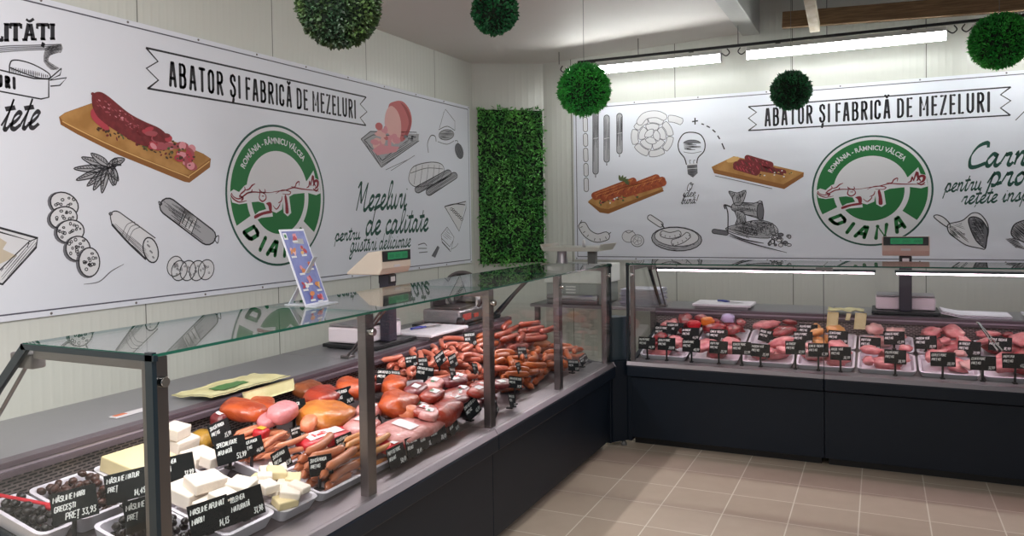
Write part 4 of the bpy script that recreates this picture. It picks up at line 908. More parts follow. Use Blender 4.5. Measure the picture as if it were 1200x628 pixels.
# light strips below the top glass of the back counters
for x0, x1, lb in ((-1.40, -.02, 'slim glowing lamp strip under the top glass at the corner end of the back counter'), (.085, 1.20, 'slim glowing lamp strip under the top glass in front of the back scale'), (1.24, 2.1, 'slim glowing lamp strip under the top glass at the far right')):
    t = thing('strip_lamp', lb, 'lamp', ((x0+x1)/2, RF+.08, 1.245), group='strip lamps in the back counter')
    b = MB(); b.box(x0, RF+.055, 1.240, x1, RF+.105, 1.256); b.build('housing', DARKFRAME, t, .002)
    b = MB(); b.box(x0+.01, RF+.06, 1.231, x1-.01, RF+.10, 1.240); b.build('diffuser', STRIP, t)
# corner filler between the two counters
t = thing('corner_filler', 'dark narrow corner filler post between the two counters', 'counter filler', (-1.64, 5.19, 0))
b = MB(); b.prism([(LF+.005, 5.134), (LF-.05, 5.134), (LF-.05, 5.30), (RJ[0]-.002, 5.30), (RJ[0]-.002, RF+.005)], .04, .60); b.build('filler_panel', NAVY, t)
b = MB(); b.prism([(LF-.06, 5.16), (LF-.06, 5.34), (RJ[0]-.006, 5.34), (RJ[0]-.03, 5.28)], .60, .90); b.build('upper_panel', mat('filler_grey', '39464e', .4), t)
b = MB(); b.lathe([(0, 0), (.022, 0), (.02, .015), (.012, .03), (.012, .04)], 12, (-1.63, 5.23, 0)); b.build('foot', GREYP, t)
# ============================================================ EQUIPMENT ON AND BEHIND THE COUNTERS
LCDG = mat('green_lcd', '0b2a1c', .3, emit='1fae6a', es=.35); LCDK = mat('lcd_digits', '0a120e', .5); BEZ = mat('lcd_bezel', '111517', .35)
DPOST = mat('scale_post', '2a2634', .45); SCREAM = mat('scale_cream', 'e2d6c6', .4); SPINK = mat('scale_body', 'ecdfe6', .4)
def scale(label, loc, rz, headm, dim):
    t = thing('weighing_scale', label, 'scale', loc, (0, 0, rz))
    def P(name, mb, m_, bev=.004, par=None): return mb.build(name, m_, par or t, bev, world=False)
    b = MB(); b.box(-.215, -.14, .006, .215, .22, .026); b.box(-.20, -.125, 0, -.17, -.10, .006); b.box(.17, -.125, 0, .20, -.10, .006); b.box(-.20, .17, 0, -.17, .20, .006); b.box(.17, .17, 0, .20, .20, .006); P('base_tray', b, BLACK)
    b = MB(); b.box(-.19, -.05, .03, .19, .20, .118); P('body', b, SPINK, .01)
    b = MB(); b.box(-.185, -.045, .122, .185, .195, .132); P('platter', b, STEEL, .003)
    for x in (-.15, .15): b = MB(); b.lathe([(0, .026), (.014, .026), (.012, .032), (0, .032)], 10, (x, -.03, 0)); P('foot', b, BLACK, 0)
    b = MB(); b.box(-.04, -.12, .026, .04, -.055, .415); P('post', b, DPOST, .006)
    b = MB(); b.box(-.038, -.124, .36, .038, -.05, .412); o = P('post_cap', b, BLACK, .004); b = MB(); b.box(-.02, -.1255, .372, .022, -.124, .40); P('sticker', b, WHITEP, 0, o)
    # display head, thin towards the server
    prof = [(-.135, .418), (-.155, .455), (-.150, .555), (-.06, .545), (.09, .43), (.09, .418)]
    b = MB(); b.prism(prof, -.148, .148, Matrix(((0,0,1,0),(1,0,0,0),(0,1,0,0),(0,0,0,1)))); h = P('display_head', b, headm, .006)
    b = MB(); b.box(-.14, -.158, .492, .14, -.150, .552); P('bezel', b, BEZ, .002, h)
    b = MB(); b.box(-.095, -.1595, .503, .105, -.158, .542); P('screen', b, LCDG, 0, h)
    a = Art(lambda x, y: (x, y), lambda s_, z_, k: Vector((s_, -.1598-.00005*k, z_)))
    for x0 in (-.085, -.02, .05): a.script('000', (x0, .512), (x0+.05, .512), (x0, .530), .004, dim, None, .15, '')
    o = a.mb.build('digits', a.mats, h, world=False)
    b = MB(); b.box(-.03, -.156, .455, .03, -.150, .47); P('label_plate', b, WHITEP, 0, h)
    return t
LCDF = mat('lcd_dim_digits', '1a5c3c', .5)
scale('cream weighing scale with green display on the left counter, beside the leaflet board', (-2.66, 3.74, .886), PI/2, SCREAM, LCDF)
scale('pinkish white weighing scale with green display on the back counter', (.165, RF+.975, .886), 0, mat('scale_pink', 'd9bfb6', .4), LCDF)

# meat slicer
t = thing('meat_slicer', 'silver meat slicer with a round blade on the left counter worktop', 'slicer', (-2.64, 4.745, .886), (0, 0, PI/2)); t.scale = (.95, 1.12, 1.03)
def P(name, mb, m_, bev=.004, par=None): return mb.build(name, m_, par or t, bev, world=False)
b = MB(); b.box(-.34, -.13, .0, .32, .19, .018); P('base_board', b, BLACK)
b = MB(); b.box(-.29, -.12, .02, .16, .14, .115); o = P('motor_housing', b, STEEL, .014)
for x in (-.24, .12): b = MB(); b.lathe([(0, .018), (.02, .018), (.016, .03)], 10, (x, -.08, 0)); P('foot', b, BLACK, 0)
b = MB(); b.box(-.25, -.1225, .045, -.13, -.12, .085); b.box(-.09, -.1225, .05, -.02, -.12, .075); P('warning_label', b, mat('red_label', 'a8423c', .5), 0, o)
b = MB(); b.lathe([(0, -.02), (.028, -.018), (.03, 0), (.022, .02), (0, .022)], 14, (-.30, -.13, .045), M=Matrix.Rotation(PI/2, 3, 'X')); P('thickness_knob', b, BLACK, 0)
b = MB(); b.lathe([(0, -.006), (.125, -.004), (.13, 0), (.125, .004), (0, .006)], 36, (-.02, -.02, .205), M=Matrix.Rotation(PI/2, 3, 'Y')); P('blade', b, CHROME, 0)
b = MB(); b.tube([(-.035+.0, -.02+.138*math.cos(math.radians(a_)), .205+.138*math.sin(math.radians(a_))) for a_ in range(-40, 221, 10)], .012, 8); P('blade_guard', b, STEELP, 0)
b = MB(); b.box(-.26, -.10, .118, -.07, .10, .128); b.box(-.26, .085, .128, -.07, .10, .22); P('fence_plate', b, STEELP, .003)
b = MB(); b.box(.02, -.11, .15, .26, .11, .16, M=Matrix.Rotation(-.15, 4, 'Y')); b.box(.03, .10, .13, .26, .112, .24); P('product_tray', b, STEELP, .003)
b = MB(); b.box(.05, -.10, .02, .10, -.05, .20); P('carriage_arm', b, STEELP, .006)
b = MB(); b.box(-.22, -.085, .245, .22, -.02, .285); o = P('top_bar', b, mat('slicer_bar', 'b8b4b8', .4), .012); b = MB(); b.lathe([(0, 0), (.014, .004), (.017, .03), (.012, .055), (0, .06)], 12, (-.235, -.05, .265), M=Matrix.Rotation(-PI/2, 3, 'Y')); P('handle', b, BLACK, 0, o)

def board(label, loc, rz, w, d, under=False):
    t = thing('cutting_board', label, 'cutting board', loc, (0, 0, rz))
    b = MB(); b.box(-w/2, -d/2, .018, w/2, d/2, .036); b.build('slab', mat('white_board', 'e9e3ea', .45), t, .004, world=False)
    b = MB(); b.box(-w/2+.02, -d/2+.015, 0, w/2-.02, d/2-.02, .018); b.build('tray_base', mat('board_base', '8c8288', .45), t, .003, world=False)
    return t
def knife(label, loc, rz, hl=.12, bl=.16):
    t = thing('knife', label, 'knife', loc, (0, 0, rz))
    b = MB(); b.tube(crom([(-hl, 0, .009), (-hl*.6, .004, .011), (-hl*.25, 0, .010), (0, 0, .009)], 5), [.010]*5+[.012]*6+[.009]*5, 10, flat=.7); b.build('handle', mat('blue_handle', '2b3a8f', .4), t, world=False)
    b = MB(); b.prism([(0, -.014), (bl*.7, -.012), (bl, .010), (0, .012)], .006, .0085); b.build('blade', CHROME, t, world=False)
    return t
board('white cutting board with a blue-handled knife on the left counter worktop', (-2.56, 4.18, .886), -.03, .30, .44)
knife('blue-handled knife on the cutting board beside the slicer', (-2.60, 4.19, .9225), PI/2-.3)
board('white cutting board with a blue-handled knife on the back counter', (-1.10, RF+.97, .886), 0, .44, .30)
knife('blue-handled knife on the cutting board of the back counter', (-1.06, RF+.96, .9225), -.5, .11, .13)

# leaflet board standing on the glass top
t = thing('leaflet_board', 'leaning board of blue product leaflets standing on the left counter glass', 'leaflet', (-2.0, 2.425, GT+.001), (0, 0, PI/2+.16))
LM = Matrix.Rotation(-math.radians(20), 4, 'X'); LM = Matrix.Translation((0, 0, .004)) @ LM
b = MB(); b.box(-.088, 0, 0, .088, .004, .315, M=LM); b.build('panel', mat('leaflet_white', 'd8d8e4', .35), t, .001, world=False)
b = MB(); b.box(-.088, -.045, .0, .088, .0, .004, M=Matrix.Translation((0, 0, 0))); b.box(-.03, .004, .0, .03, .13, .004); b.bar((0, .005, .19), (0, .12, .004), .03, .003); b.build('foot', mat('clear_acrylic', 'c6ccd4', .2), t, world=False)
BLUE = mat('leaflet_blue', '6d74b4', .4, col2='5a62a8', vs=30); a = Art(lambda x, y: (x, y), lambda s_, z_, k: LM @ Vector((s_, -.0003-.00005*k, z_)))
a.fill([(-.08, .008), (.08, .008), (.08, .306), (-.08, .306)], BLUE, raw=True); rn = random.Random(21)
a.fill([(-.076, .272), (-.05, .272), (-.05, .30), (-.076, .30)], WINK, raw=True); a.ell((-.063, .286), .008, .008, 0, GREEN, n=10); a.fill([(-.02, .255), (.05, .25), (.055, .272), (-.015, .276)], LINK, raw=True)
MS = [SAUSL, MEATP, HAMF, MEATR, WOODL, WINK, LINK]
for (x, z) in ((.0, .285), (-.045, .222), (.03, .225), (-.03, .15), (.045, .165), (-.045, .085), (.0, .105), (.05, .075), (-.02, .04), (.03, .03)):
    c1, c2 = rn.choice(MS[:5]), rn.choice(MS)
    for k in range(5): a.ell((x+rn.uniform(-.014, .014), z+rn.uniform(-.012, .012)), rn.uniform(.008, .016), rn.uniform(.004, .010), rn.uniform(-60, 60), c1 if k < 3 else c2, n=9)
    a.fill([(x-.025, z-.026), (x+.012, z-.026), (x+.012, z-.018), (x-.025, z-.018)], WINK, raw=True)
a.mb.build('leaflet_print', a.mats, t, world=False)

# crumpled bags, paper and small items
def crumple(mb, P0, ux, uy, nx, ny, amp, seed, th=.004, mi=0, sag=None):
    vs = []; n = ux.cross(uy).normalized()
    for s_ in (1, 0):
        for j in range(ny+1):
            for i in range(nx+1):
                p = P0+ux*(i/nx)+uy*(j/ny); k = amp*(noise.noise(p*14+Vector((seed, 0, 0)))+.6*noise.noise(p*31+Vector((0, seed, 0))))+amp*.9
                if sag: p = sag(p, i/nx, j/ny)
                vs.append(p+n*(k+th*s_ if s_ else k*.98))
    W_ = nx+1; N_ = W_*(ny+1); fs = []
    for j in range(ny):
        for i in range(nx):
            q = j*W_+i; fs += [(q, q+1, q+W_+1, q+W_), (N_+q+W_, N_+q+W_+1, N_+q+1, N_+q)]
    ed = [i for i in range(W_)]+[j*W_+nx for j in range(1, ny+1)]+[ny*W_+i for i in range(nx-1, -1, -1)]+[j*W_ for j in range(ny-1, 0, -1)]
    fs += [(ed[i], ed[(i+1) % len(ed)], N_+ed[(i+1) % len(ed)], N_+ed[i]) for i in range(len(ed))]
    return mb.add(vs, fs, mi, True)
YB_ = mat('yellow_bag', 'd9d3a4', .55, col2='cfc692', vs=14)
t = thing('paper_bag', 'pale yellow bag with green print on the left counter worktop', 'bag', (-2.53, 2.55, .888))
b = MB(); crumple(b, Vector((-2.452, 2.30, .895)), Vector((0, .47, 0)), Vector((-.20, -.02, 0)), 18, 10, .008, 3); b.build('sheet', YB_, t)
b = MB(); crumple(b, Vector((-2.424, 2.45, .842)), Vector((0, .31, 0)), Vector((-.012, 0, .052)), 14, 5, .004, 5); b.build('flap', YB_, t)
b = MB(); crumple(b, Vector((-2.50, 2.40, .904)), Vector((0, .16, 0)), Vector((-.07, 0, 0)), 10, 6, .006, 3, .002); b.build('green_print', mat('bag_green_print', '4f7a45', .6), t)
t = thing('paper_bag', 'crumpled yellow bag hanging over the back worktop beside the scale', 'bag', (-.22, RF+.80, .888))
b = MB(); crumple(b, Vector((-.34, RF+.768, .898)), Vector((.24, 0, 0)), Vector((0, .16, .0)), 14, 9, .014, 8); b.build('sheet', YB_, t)
for x, w in ((-.345, .075), (-.22, .03), (-.165, .075)):
    b = MB(); crumple(b, Vector((x, RF+.738, .79 if w > .05 else .85)), Vector((w, 0, 0)), Vector((.01, .006, .115 if w > .05 else .05)), 7, 8, .006, x*30); b.build('flap', YB_, t)
PAPER = mat('white_paper', 'f0ebf6', .6)
def papers(label, x0, x1, y0, y1, z, n, seed, m_=PAPER, lift=.03):
    t = thing('paper_sheets', label, 'paper', ((x0+x1)/2, (y0+y1)/2, z)); rn = random.Random(seed)
    for i in range(n):
        b = MB(); dx, dy = rn.uniform(-.012, .012), rn.uniform(-.012, .012)
        crumple(b, Vector((x0+dx, y0+dy, z+i*.011)), Vector((x1-x0, 0, 0)), Vector((0, y1-y0, 0)), 12, 6, .0015, seed+i, .007, 0, (lambda p, u_, v_: p+Vector((0, 0, lift*max(0, .3-u_)**1.2))) if lift else None); b.build('sheet', m_, t)
    return t
papers('loose stack of white wrapping paper right of the back scale', .39, .80, RF+.83, RF+1.1, .886, 2, 4, lift=.10)
papers('white wrapping paper at the right edge of the photo', .88, 1.3, RF+.83, RF+1.1, .886, 2, 6)
t = thing('label_strip', 'small orange and white strip lying on the near end of the left worktop', 'label', (-2.60, 2.04, .886))
b = MB(); b.box(-2.625, 1.97, .886, -2.585, 2.12, .890); b.build('strip', mat('strip_white', 'd8d3d6', .5), t); b = MB(); b.box(-2.622, 1.98, .890, -2.60, 2.03, .891); b.build('orange_mark', mat('strip_orange', 'd06a3c', .5), t)

# corner table with a wrapping machine and stacked paper
t = thing('corner_table', 'steel table in the corner behind the counters', 'table', (-2.2, 6.42, 0))
b = MB(); b.box(-2.75, 6.15, .835, -1.62, 6.72, .862); b.build('table_top', STEEL, t, .004)
for x in (-2.70, -1.67):
    for y in (6.2, 6.67): b = MB(); b.box(x-.02, y-.02, 0, x+.02, y+.02, .835); b.build('leg', STEELP, t)
t = thing('wrapping_machine', 'white and steel wrapping machine with a raised plate in the corner', 'wrapping machine', (-2.36, 6.42, .862))
XM = Matrix(((0,0,1,0),(1,0,0,0),(0,1,0,0),(0,0,0,1)))
b = MB(); b.prism([(6.22, .864), (6.22, 1.04), (6.62, 1.04), (6.62, .864)], -2.62, -2.10, XM); o = b.build('body', mat('machine_grey', '9fa4a0', .4), t, .008)
b = MB(); b.prism([(6.205, 1.042), (6.215, 1.07), (6.25, 1.13), (6.31, 1.18), (6.40, 1.20), (6.62, 1.20), (6.62, 1.042)], -2.64, -2.08, XM); b.build('curved_cover', mat('machine_white', 'eef0ea', .3), t, .006)
for i in range(3):
    for x in (-2.56, -2.44): b = MB(); b.box(x, 6.216, .955+i*.025, x+.09, 6.219, .967+i*.025); b.build('louver', mat('louver_light', 'f0f0ee', .5), o)
b = MB(); b.box(-2.6, 6.17, .866, -2.14, 6.218, .90); b.build('roller_tray', STEELP, t, .006)
b = MB(); b.tube([(-2.6, 6.19, .925), (-2.14, 6.19, .925)], .022, 14); b.build('film_roller', STEEL, t)
b = MB(); b.lathe([(.055, 0), (.045, .06), (.04, .14)], 16, (-2.52, 6.34, 1.18)); b.build('column', STEEL, t); b = MB(); b.box(-2.27, 6.3, 1.17, -2.20, 6.36, 1.32); b.build('bracket', GREYP, t, .004)
b = MB(); b.prism([(-2.66, 1.345), (-2.64, 1.315), (-2.14, 1.315), (-2.12, 1.345), (-2.10, 1.375), (-2.115, 1.375), (-2.13, 1.35), (-2.645, 1.35), (-2.66, 1.375), (-2.67, 1.375)], -6.60, -6.20, Matrix(((1,0,0,0),(0,0,-1,0),(0,1,0,0),(0,0,0,1)))); b.build('raised_plate', mat('plate_steel', 'c9c6bd', .3, metal=.8), t, .002)
b = MB(); b.lathe([(0, 0), (.015, 0), (.013, .06), (0, .065)], 10, (-2.30, 6.3, 1.35)); b.build('stop_pin', WHITEP, t)
papers('tall stack of white and lilac wrapping paper on the corner table', -1.98, -1.66, 6.3, 6.62, .863, 12, 9, mat('lilac_paper', 'd6d2e2', .6), lift=0)
# ============================================================ GOODS ON THE LEFT DECK
def dz(u): return .587+(u-.13)*SLP
def DL(u, a, h=0): return Vector((LF-u, a, dz(u)+h))
def DR(v, x, h=0): return Vector((x, RF+v, dz(v)+h))
MC = {}
def inst(key, make, name, m_, loc, rot, label, cat, group):
    """a repeat: mesh shared between copies"""
    if key not in MC: o = make().build(name, m_, None, 0); MC[key] = o.data
    else: o = bpy.data.objects.new(name, MC[key]); COL.objects.link(o)
    o.location = loc; o.rotation_euler = rot; return tag(o, label, cat, group)
# ---- settling: every piece is lowered until it rests on the deck, a tray or the goods below it
class Field:
    C = .005
    def __init__(s, B, o, la, ls): s.B = B; s.o = Vector(o); s.n = (int(la/s.C)+8, int(ls/s.C)+8); s.h = np.zeros(s.n)
    def cells(s, q, a, t):
        i = np.clip(((q[:, 0]+a)/s.C).astype(int)+3, 1, s.n[0]-2); j = np.clip(((q[:, 1]+t)/s.C).astype(int)+3, 1, s.n[1]-2); return i, j
    def level(s, q, a, t):
        i, j = s.cells(q, a, t); m = s.h[i, j]; return float((m-q[:, 2]).max())
    def put(s, q, a, t, h): i, j = s.cells(q, a, t); np.maximum.at(s.h, (i, j), q[:, 2]+h)
    def to(s, p): v = s.B.transposed() @ (Vector(p)-s.o); return v.x, v.y
    def world(s, a, t, h): return s.o+s.B @ Vector((a, t, h))
    def top(s, p, r=.02, r2=None):
        a, t = s.to(p); r2 = r2 or r; q = np.array([(x*r, y*r2, 0.) for x in (-1, -.5, 0, .5, 1) for y in (-1, -.5, 0, .5, 1)]); return s.world(a, t, s.level(q, a, t)+.001).z
_c, _s = math.cos(TILT), math.sin(TILT)
FL = Field(Matrix(((0, -_c, _s), (1, 0, 0), (0, _s, _c))), (LF-.13, 1.385, .5865), 3.75, .68)
FR = Field(Matrix(((1, 0, 0), (0, _c, -_s), (0, _s, _c))), (-1.6, RF+.13, .5865), 3.9, .68)
SMP = {}
def samples(me):
    if me.name not in SMP:
        V_ = np.array([v.co for v in me.vertices]); out = [V_]
        for p in me.polygons:
            ix = list(p.vertices)
            for k in range(1, len(ix)-1):
                a, b_, c = V_[ix[0]], V_[ix[k]], V_[ix[k+1]]; e = max(np.linalg.norm(a-b_), np.linalg.norm(b_-c), np.linalg.norm(a-c)); n = int(e/.0045)
                if n > 1:
                    g = [(i/n, j/n) for i in range(n+1) for j in range(n+1-i)]; g = np.array(g); out.append(a+g[:, :1]*(b_-a)+g[:, 1:]*(c-a))
        SMP[me.name] = np.concatenate(out)
    return SMP[me.name]
def settle(F, o, cands, R_, most=None, gap=.0008, cap=None, sink=0, pad=0):
    """try the candidate (a, t) spots and keep the lowest"""
    S_ = samples(o.data); best = None
    for a, t, Rk in cands:
        q = S_ @ np.array(Rk).T; h = F.level(q, a, t)+gap
        if best is None or h < best[0]: best = (h, a, t, Rk, q)
    h, a, t, Rk, q = best
    h = max(h-sink, float(-q[:, 2].min())+gap+.001)
    if cap is not None: h = min(h, max(cap, float(-q[:, 2].min())+gap))
    if most is not None and h > most: bpy.data.objects.remove(o); return None
    F.put(q, a, t, h+pad); o.location = F.world(a, t, h); o.rotation_euler = (F.B @ Rk).to_euler(); return o
RN = random.Random(77)
RZ = lambda a: Matrix.Rotation(a, 3, 'Z')
TRAYM = mat('white_tray', 'e4dfe8', .3, spec=.5)
def tray_mesh(w, d, h=.045, rim=.012, r=.03):
    def rr(hw, hd, z, rad, n=4):
        return [Vector((sx*(hw-rad)+rad*math.cos(t), sy*(hd-rad)+rad*math.sin(t), z)) for sx, sy, a0 in ((1, 1, 0), (-1, 1, 90), (-1, -1, 180), (1, -1, 270)) for t in [math.radians(a0+90*i/n) for i in range(n+1)]]
    fl = .012; L_ = [rr(w/2-fl-.004, d/2-fl-.004, .0, r*.6), rr(w/2, d/2, h-.004, r), rr(w/2+.001, d/2+.001, h, r), rr(w/2-rim, d/2-rim, h, r*.8), rr(w/2-fl-.012, d/2-fl-.012, .006, r*.5)]
    n = len(L_[0]); mb = MB(); fs = [(k*n+i, k*n+(i+1) % n, (k+1)*n+(i+1) % n, (k+1)*n+i) for k in range(4) for i in range(n)]
    mb.add([v for l in L_ for v in l], fs+[tuple(reversed(range(n))), tuple(range(4*n, 5*n))], 0); return mb
def tray(side, a0, a1, u0, u1, label, h=.045):
    a, u = (a0+a1)/2, (u0+u1)/2
    o = tray_mesh((a1-a0)*.985, (u1-u0)*.985, h).build('serving_tray', TRAYM, None, 0); tag(o, label, 'tray'); F = FL if side == 'L' else FR
    t0, t1 = (u0-.13)/_c, (u1-.13)/_c; return settle(F, o, [(a-(1.385 if side == 'L' else -1.6), (t0+t1)/2, Matrix.Identity(3))], None, None, .001, .002)
ORD = ['first', 'second', 'third', 'fourth', 'fifth', 'sixth', 'seventh', 'eighth', 'ninth', 'tenth']
fx = [-1.55, -1.20, -.85, -.50, -.13, .22, .56, .92, 1.26]
tray('L', 1.40, 1.515, .50, .77, 'white tray of black olives with a red scoop at the near end', .055)
tray('L', 1.525, 1.745, .50, .77, 'white tray heaped with reddish brown olives', .055)
tray('L', 1.525, 1.745, .20, .47, 'white tray of dark olives in front of the brown olives', .055)
tray('L', 1.755, 1.985, .495, .78, 'white tray with a large pale yellow cheese slab', .05)
tray('L', 1.995, 2.148, .49, .78, 'white tray of white cheese blocks behind the cheese price tag', .05)
tray('L', 1.755, 1.985, .15, .485, 'white tray piled with thick blocks of white cheese', .05)
tray('L', 1.995, 2.185, .135, .365, 'white tray of sliced and crumbled white cheese beside the sausage trays', .045)
tray('L', 2.155, 2.50, .372, .64, 'white tray of thin orange frankfurters', .045)
tray('L', 2.195, 2.745, .135, .365, 'long white tray of thick brown sausages along the front ledge', .04)
for i in range(8):
    tray('R', fx[i], fx[i+1]-.012, .135, .43, 'white tray of raw meat, %s in the front row from the corner' % ORD[i], .035)
    tray('R', fx[i], fx[i+1]-.012, .45, .74, 'white tray of raw meat, %s in the rear row from the corner' % ORD[i], .035)
# ============================================================ PRICE TAGS
STICKM = mat('tag_stick', '15171a', .4)
def price_tag(lines, loc, zb, facing, w, h, label, group, roll=0, tilt=.28, reg=True):
    """slate card on a stick; facing = heading of the card's normal"""
    t = thing('price_tag', label, 'price tag', loc, (0, 0, facing), group)
    Mt = Matrix.Rotation(-tilt, 4, 'X') @ Matrix.Rotation(roll, 4, 'Y')
    b = MB(); b.box(-w/2, -.0015, -h/2, w/2, .0015, h/2, M=Mt); card = b.build('card', SLATE, t, .001, world=False)
    a = Art(lambda x, y: (x, y), lambda s_, z_, k: Mt @ Vector((s_, -.0019-.00003*k, z_))); n = len(lines)
    for i, ln in enumerate(lines):
        if not ln: continue
        big = i == n-1; hh = h*(.16 if not big else .20); y = h*(.5-.30*(i+1)/(n/3)) ; ad = sum((.28 if c == ' ' else _G[c][0]) for c in ln)
        ww = min(w*.88, ad*hh*1.0); x0 = -w*.45 if i < n-1 else w*.45-ww
        a.script(ln, (x0, y), (x0+ww, y+h*.02), (x0, y+hh), h*.034, CHALK, None, .2, '')
    if a.mb.v: a.mb.build('handwriting', a.mats, t, world=False)
    L_ = loc.z-zb
    b = MB(); b.bar((0, .004, -h*.35), (0, .012, -L_+.004), .012, .004, up=(0, 1, 0)); b.box(-.012, -.004, -L_, .012, .03, -L_+.006); st = b.build('stick', STICKM, t, world=False)
    F = FL if loc.x < LF else FR; M_ = WM(t); Bt = np.array(F.B).T
    for o in (card, st) if reg else ():
        q = (samples(o.data) @ np.array(M_.to_3x3()).T+np.array(M_.translation)-np.array(F.o)) @ Bt.T; F.put(q, 0, 0, 0)
    return t
FXL = PI/2                                # cards on the left counter face the aisle
def ltag(px, py, h, w, lines, label, rz=0, roll=0, group='price tags on the left counter', reg=True):
    p = LD(px, py, h); hh = w*.36
    if p.x > LF-.075: p.x = LF-.075
    p.y = max(p.y, 1.405+w/2)
    zb = max(FL.top(p+Vector((.012, 0, 0)), .014, .03), .602 if p.x > LF-.17 else 0); p.z = max(p.z, zb+hh+.012)
    price_tag(lines, p, zb+.005, FXL+rz, w, w*.72, label, group, roll, .28, reg)
ltag(71, 597, .15, .125, ['MĂSLINE MARI', 'GRECEȘTI', 'PREȚ 33,93'], 'slate price tag standing in the brown olives', -.25, .0)
ltag(148, 569, .135, .125, ['MĂSLINE NATUR', 'PREȚ', '14,49'], 'slate price tag with a white smear between the brown olives and cheese', -.3)
ltag(172, 600, .13, .13, ['MĂSLINE FĂRĂ', 'SÂMBURI', '15,45'] if False else ['MĂSLINE FĂRĂ', 'PREȚ', '15,45'], 'slate price tag half hidden behind the near glass post', -.25)
ltag(208, 548, .14, .115, ['TELEMEA', 'VACĂ', '31,99'], 'slate price tag reading TELEMEA VACĂ, just right of the near glass post', -.3)
ltag(246, 612, .10, .135, ['TELEMEA MACINATĂ', 'DEALUL', '14,13'] if False else ['MASLINE AFUMAT', 'MARIN', '14,13'], 'slate price tag leaning at the bottom edge before the cheese tray', -.2)
ltag(289, 600, .085, .13, ['TELEMEA', 'MATURATĂ', '31,98'], 'slate price tag in front of the sliced cheese tray', -.15)
ltag(271, 527, .13, .125, ['SPECIALITATE', 'AFUMATĂ', '53,99'], 'slate price tag between the white cheese and the frankfurters', -.2)
SM = ['price tags among the hams']
for px, py, h, w, lb in ((296, 523, .11, .09, 'slate tag overlapping the larger tag beside the frankfurters'), (258, 505, .12, .105, 'slate tag above the mustard-coloured cheese'), (304, 495, .11, .09, 'slate tag on the red-orange ham'), (323, 487, .12, .08, 'left of the two slate tags behind the pink ham loaf'), (345, 481, .13, .115, 'right of the two slate tags behind the pink ham loaf'), (330, 538, .12, .10, 'slate tag standing in the thin frankfurters'), (376, 545, .12, .10, 'slate tag standing in the thick brown sausages'), (349, 506, .11, .065, 'small slate tag beside the pink ham loaf'), (404, 519, .09, .095, 'slate tag in front of the pink pack by the second glass post'), (402, 465, .13, .11, 'slate tag on the red hams left of the second glass post'), (374, 484, .12, .06, 'small tag between the red hams')):
    ltag(px, py, h, w, ['ȘUNCĂ PRAGA', 'PREȚ KG', '%d,99' % RN.randint(19, 48)], lb, RN.uniform(-.35, .1), RN.uniform(-.1, .1), reg='sausages' not in lb)
for i, (px, py, w) in enumerate(((465, 539, .115), (485, 527, .115), (499, 516, .11), (513, 510, .12), (531, 500, .10), (441, 497, .09))):
    ltag(px, py, .06 if i < 5 else .1, w, ['PIEPT DE PORC', 'AFUMAT', '%d,49' % RN.randint(22, 60)], ('slate tag leaning at the front ledge, nearest of the row by the bacon packs', 'slate tag at the front ledge, second of the row by the bacon packs', 'slate tag at the front ledge, third of the row by the bacon packs', 'slate tag at the front ledge, fourth of the row before the red ham', 'slate tag at the front ledge, last of the row before the third post', 'slate tag just right of the second glass post')[i], RN.uniform(-.3, .1), RN.uniform(-.2, .1))
WTAG = mat('blue_white_card', '9aa2b8', .5, col2='6d7690', vs=60)
for i, (px, py, w, lb) in enumerate(((452, 441, .10, 'slate tag left end of the sausage heap'), (464, 441, .09, 'slate tag beside the left-end tag of the sausage heap'), (482, 423, .08, 'small tag with a red mark on the smoked sausages'), (496, 427, .10, 'pale tag high in the pink sausage heap'), (498, 437, .10, 'pale tag low in the pink sausage heap'), (516, 420, .09, 'tag in the middle of the pink sausage heap'), (531, 423, .10, 'upper right tag in the pink sausage heap'), (531, 438, .10, 'lower right tag in the pink sausage heap'), (551, 397, .12, 'tilted tag at the top of the sausage heap under the board'), (475, 466, .10, 'dark tag before the whitish salami rolls'), (505, 472, .12, 'dark tag before the dark red packs'), (557, 432, .09, 'slate tag left of the third glass post'), (553, 478, .12, 'slate tag among the hams left of the third glass post'), (612, 413, .10, 'slate tag on the long smoked sausages'), (608, 431, .09, 'slate tag on the orange-brown sausages'), (604, 448, .09, 'slate tag above the thin curved sausages'), (606, 470, .10, 'slate tag at the front past the third post'), (580, 478, .10, 'slate tag at the front just right of the third post'), (672, 428, .10, 'slate tag at the corner end, left one'), (684, 421, .08, 'slate tag at the corner end, right one'))):
    ltag(px, py, (.19 if i in range(2, 9) else .15) if py < 460 and i < 18 else .08, w, ['CARNAȚI DE CASĂ', 'PREȚ KG', '%d,99' % RN.randint(19, 48)], lb, RN.uniform(-.5, .3), RN.uniform(-.3, .3), reg=py >= 460)
# back counter: front row on the ledge, rear row among the trays
CUTS = ['PULPĂ PORC', 'COTLET PORC', 'CEAFĂ PORC', 'PIEPT PUI', 'COASTE PORC', 'MUȘCHI VITĂ', 'ANTRICOT', 'CARNE TOCATĂ', 'RASOL VITĂ']
front = [(758, 402), (781, 403), (810, 405), (842, 407), (869, 408), (891, 410.5), (932, 407.5), (959, 410), (985, 414), (1049, 418), (1105, 421), (1152, 425.5), (1190, 423)]
for i, (px, py) in enumerate(front):
    p = onY(px, py, RF+.095); big = i in (10, 11, 12)
    nm = ['first', 'second', 'third', 'fourth', 'fifth', 'sixth', 'seventh', 'eighth', 'ninth', 'tenth', 'eleventh', 'twelfth', 'thirteenth'][i]
    price_tag([CUTS[i % 9], 'PREȚ KG', '%d,99' % RN.randint(17, 45)], p, .60, RN.uniform(-.12, .12), .122 if not big else .135, .086, 'slate price tag on the front ledge of the back counter, %s from the corner' % nm, 'front price tags of the back counter', RN.uniform(-.03, .03), .12)
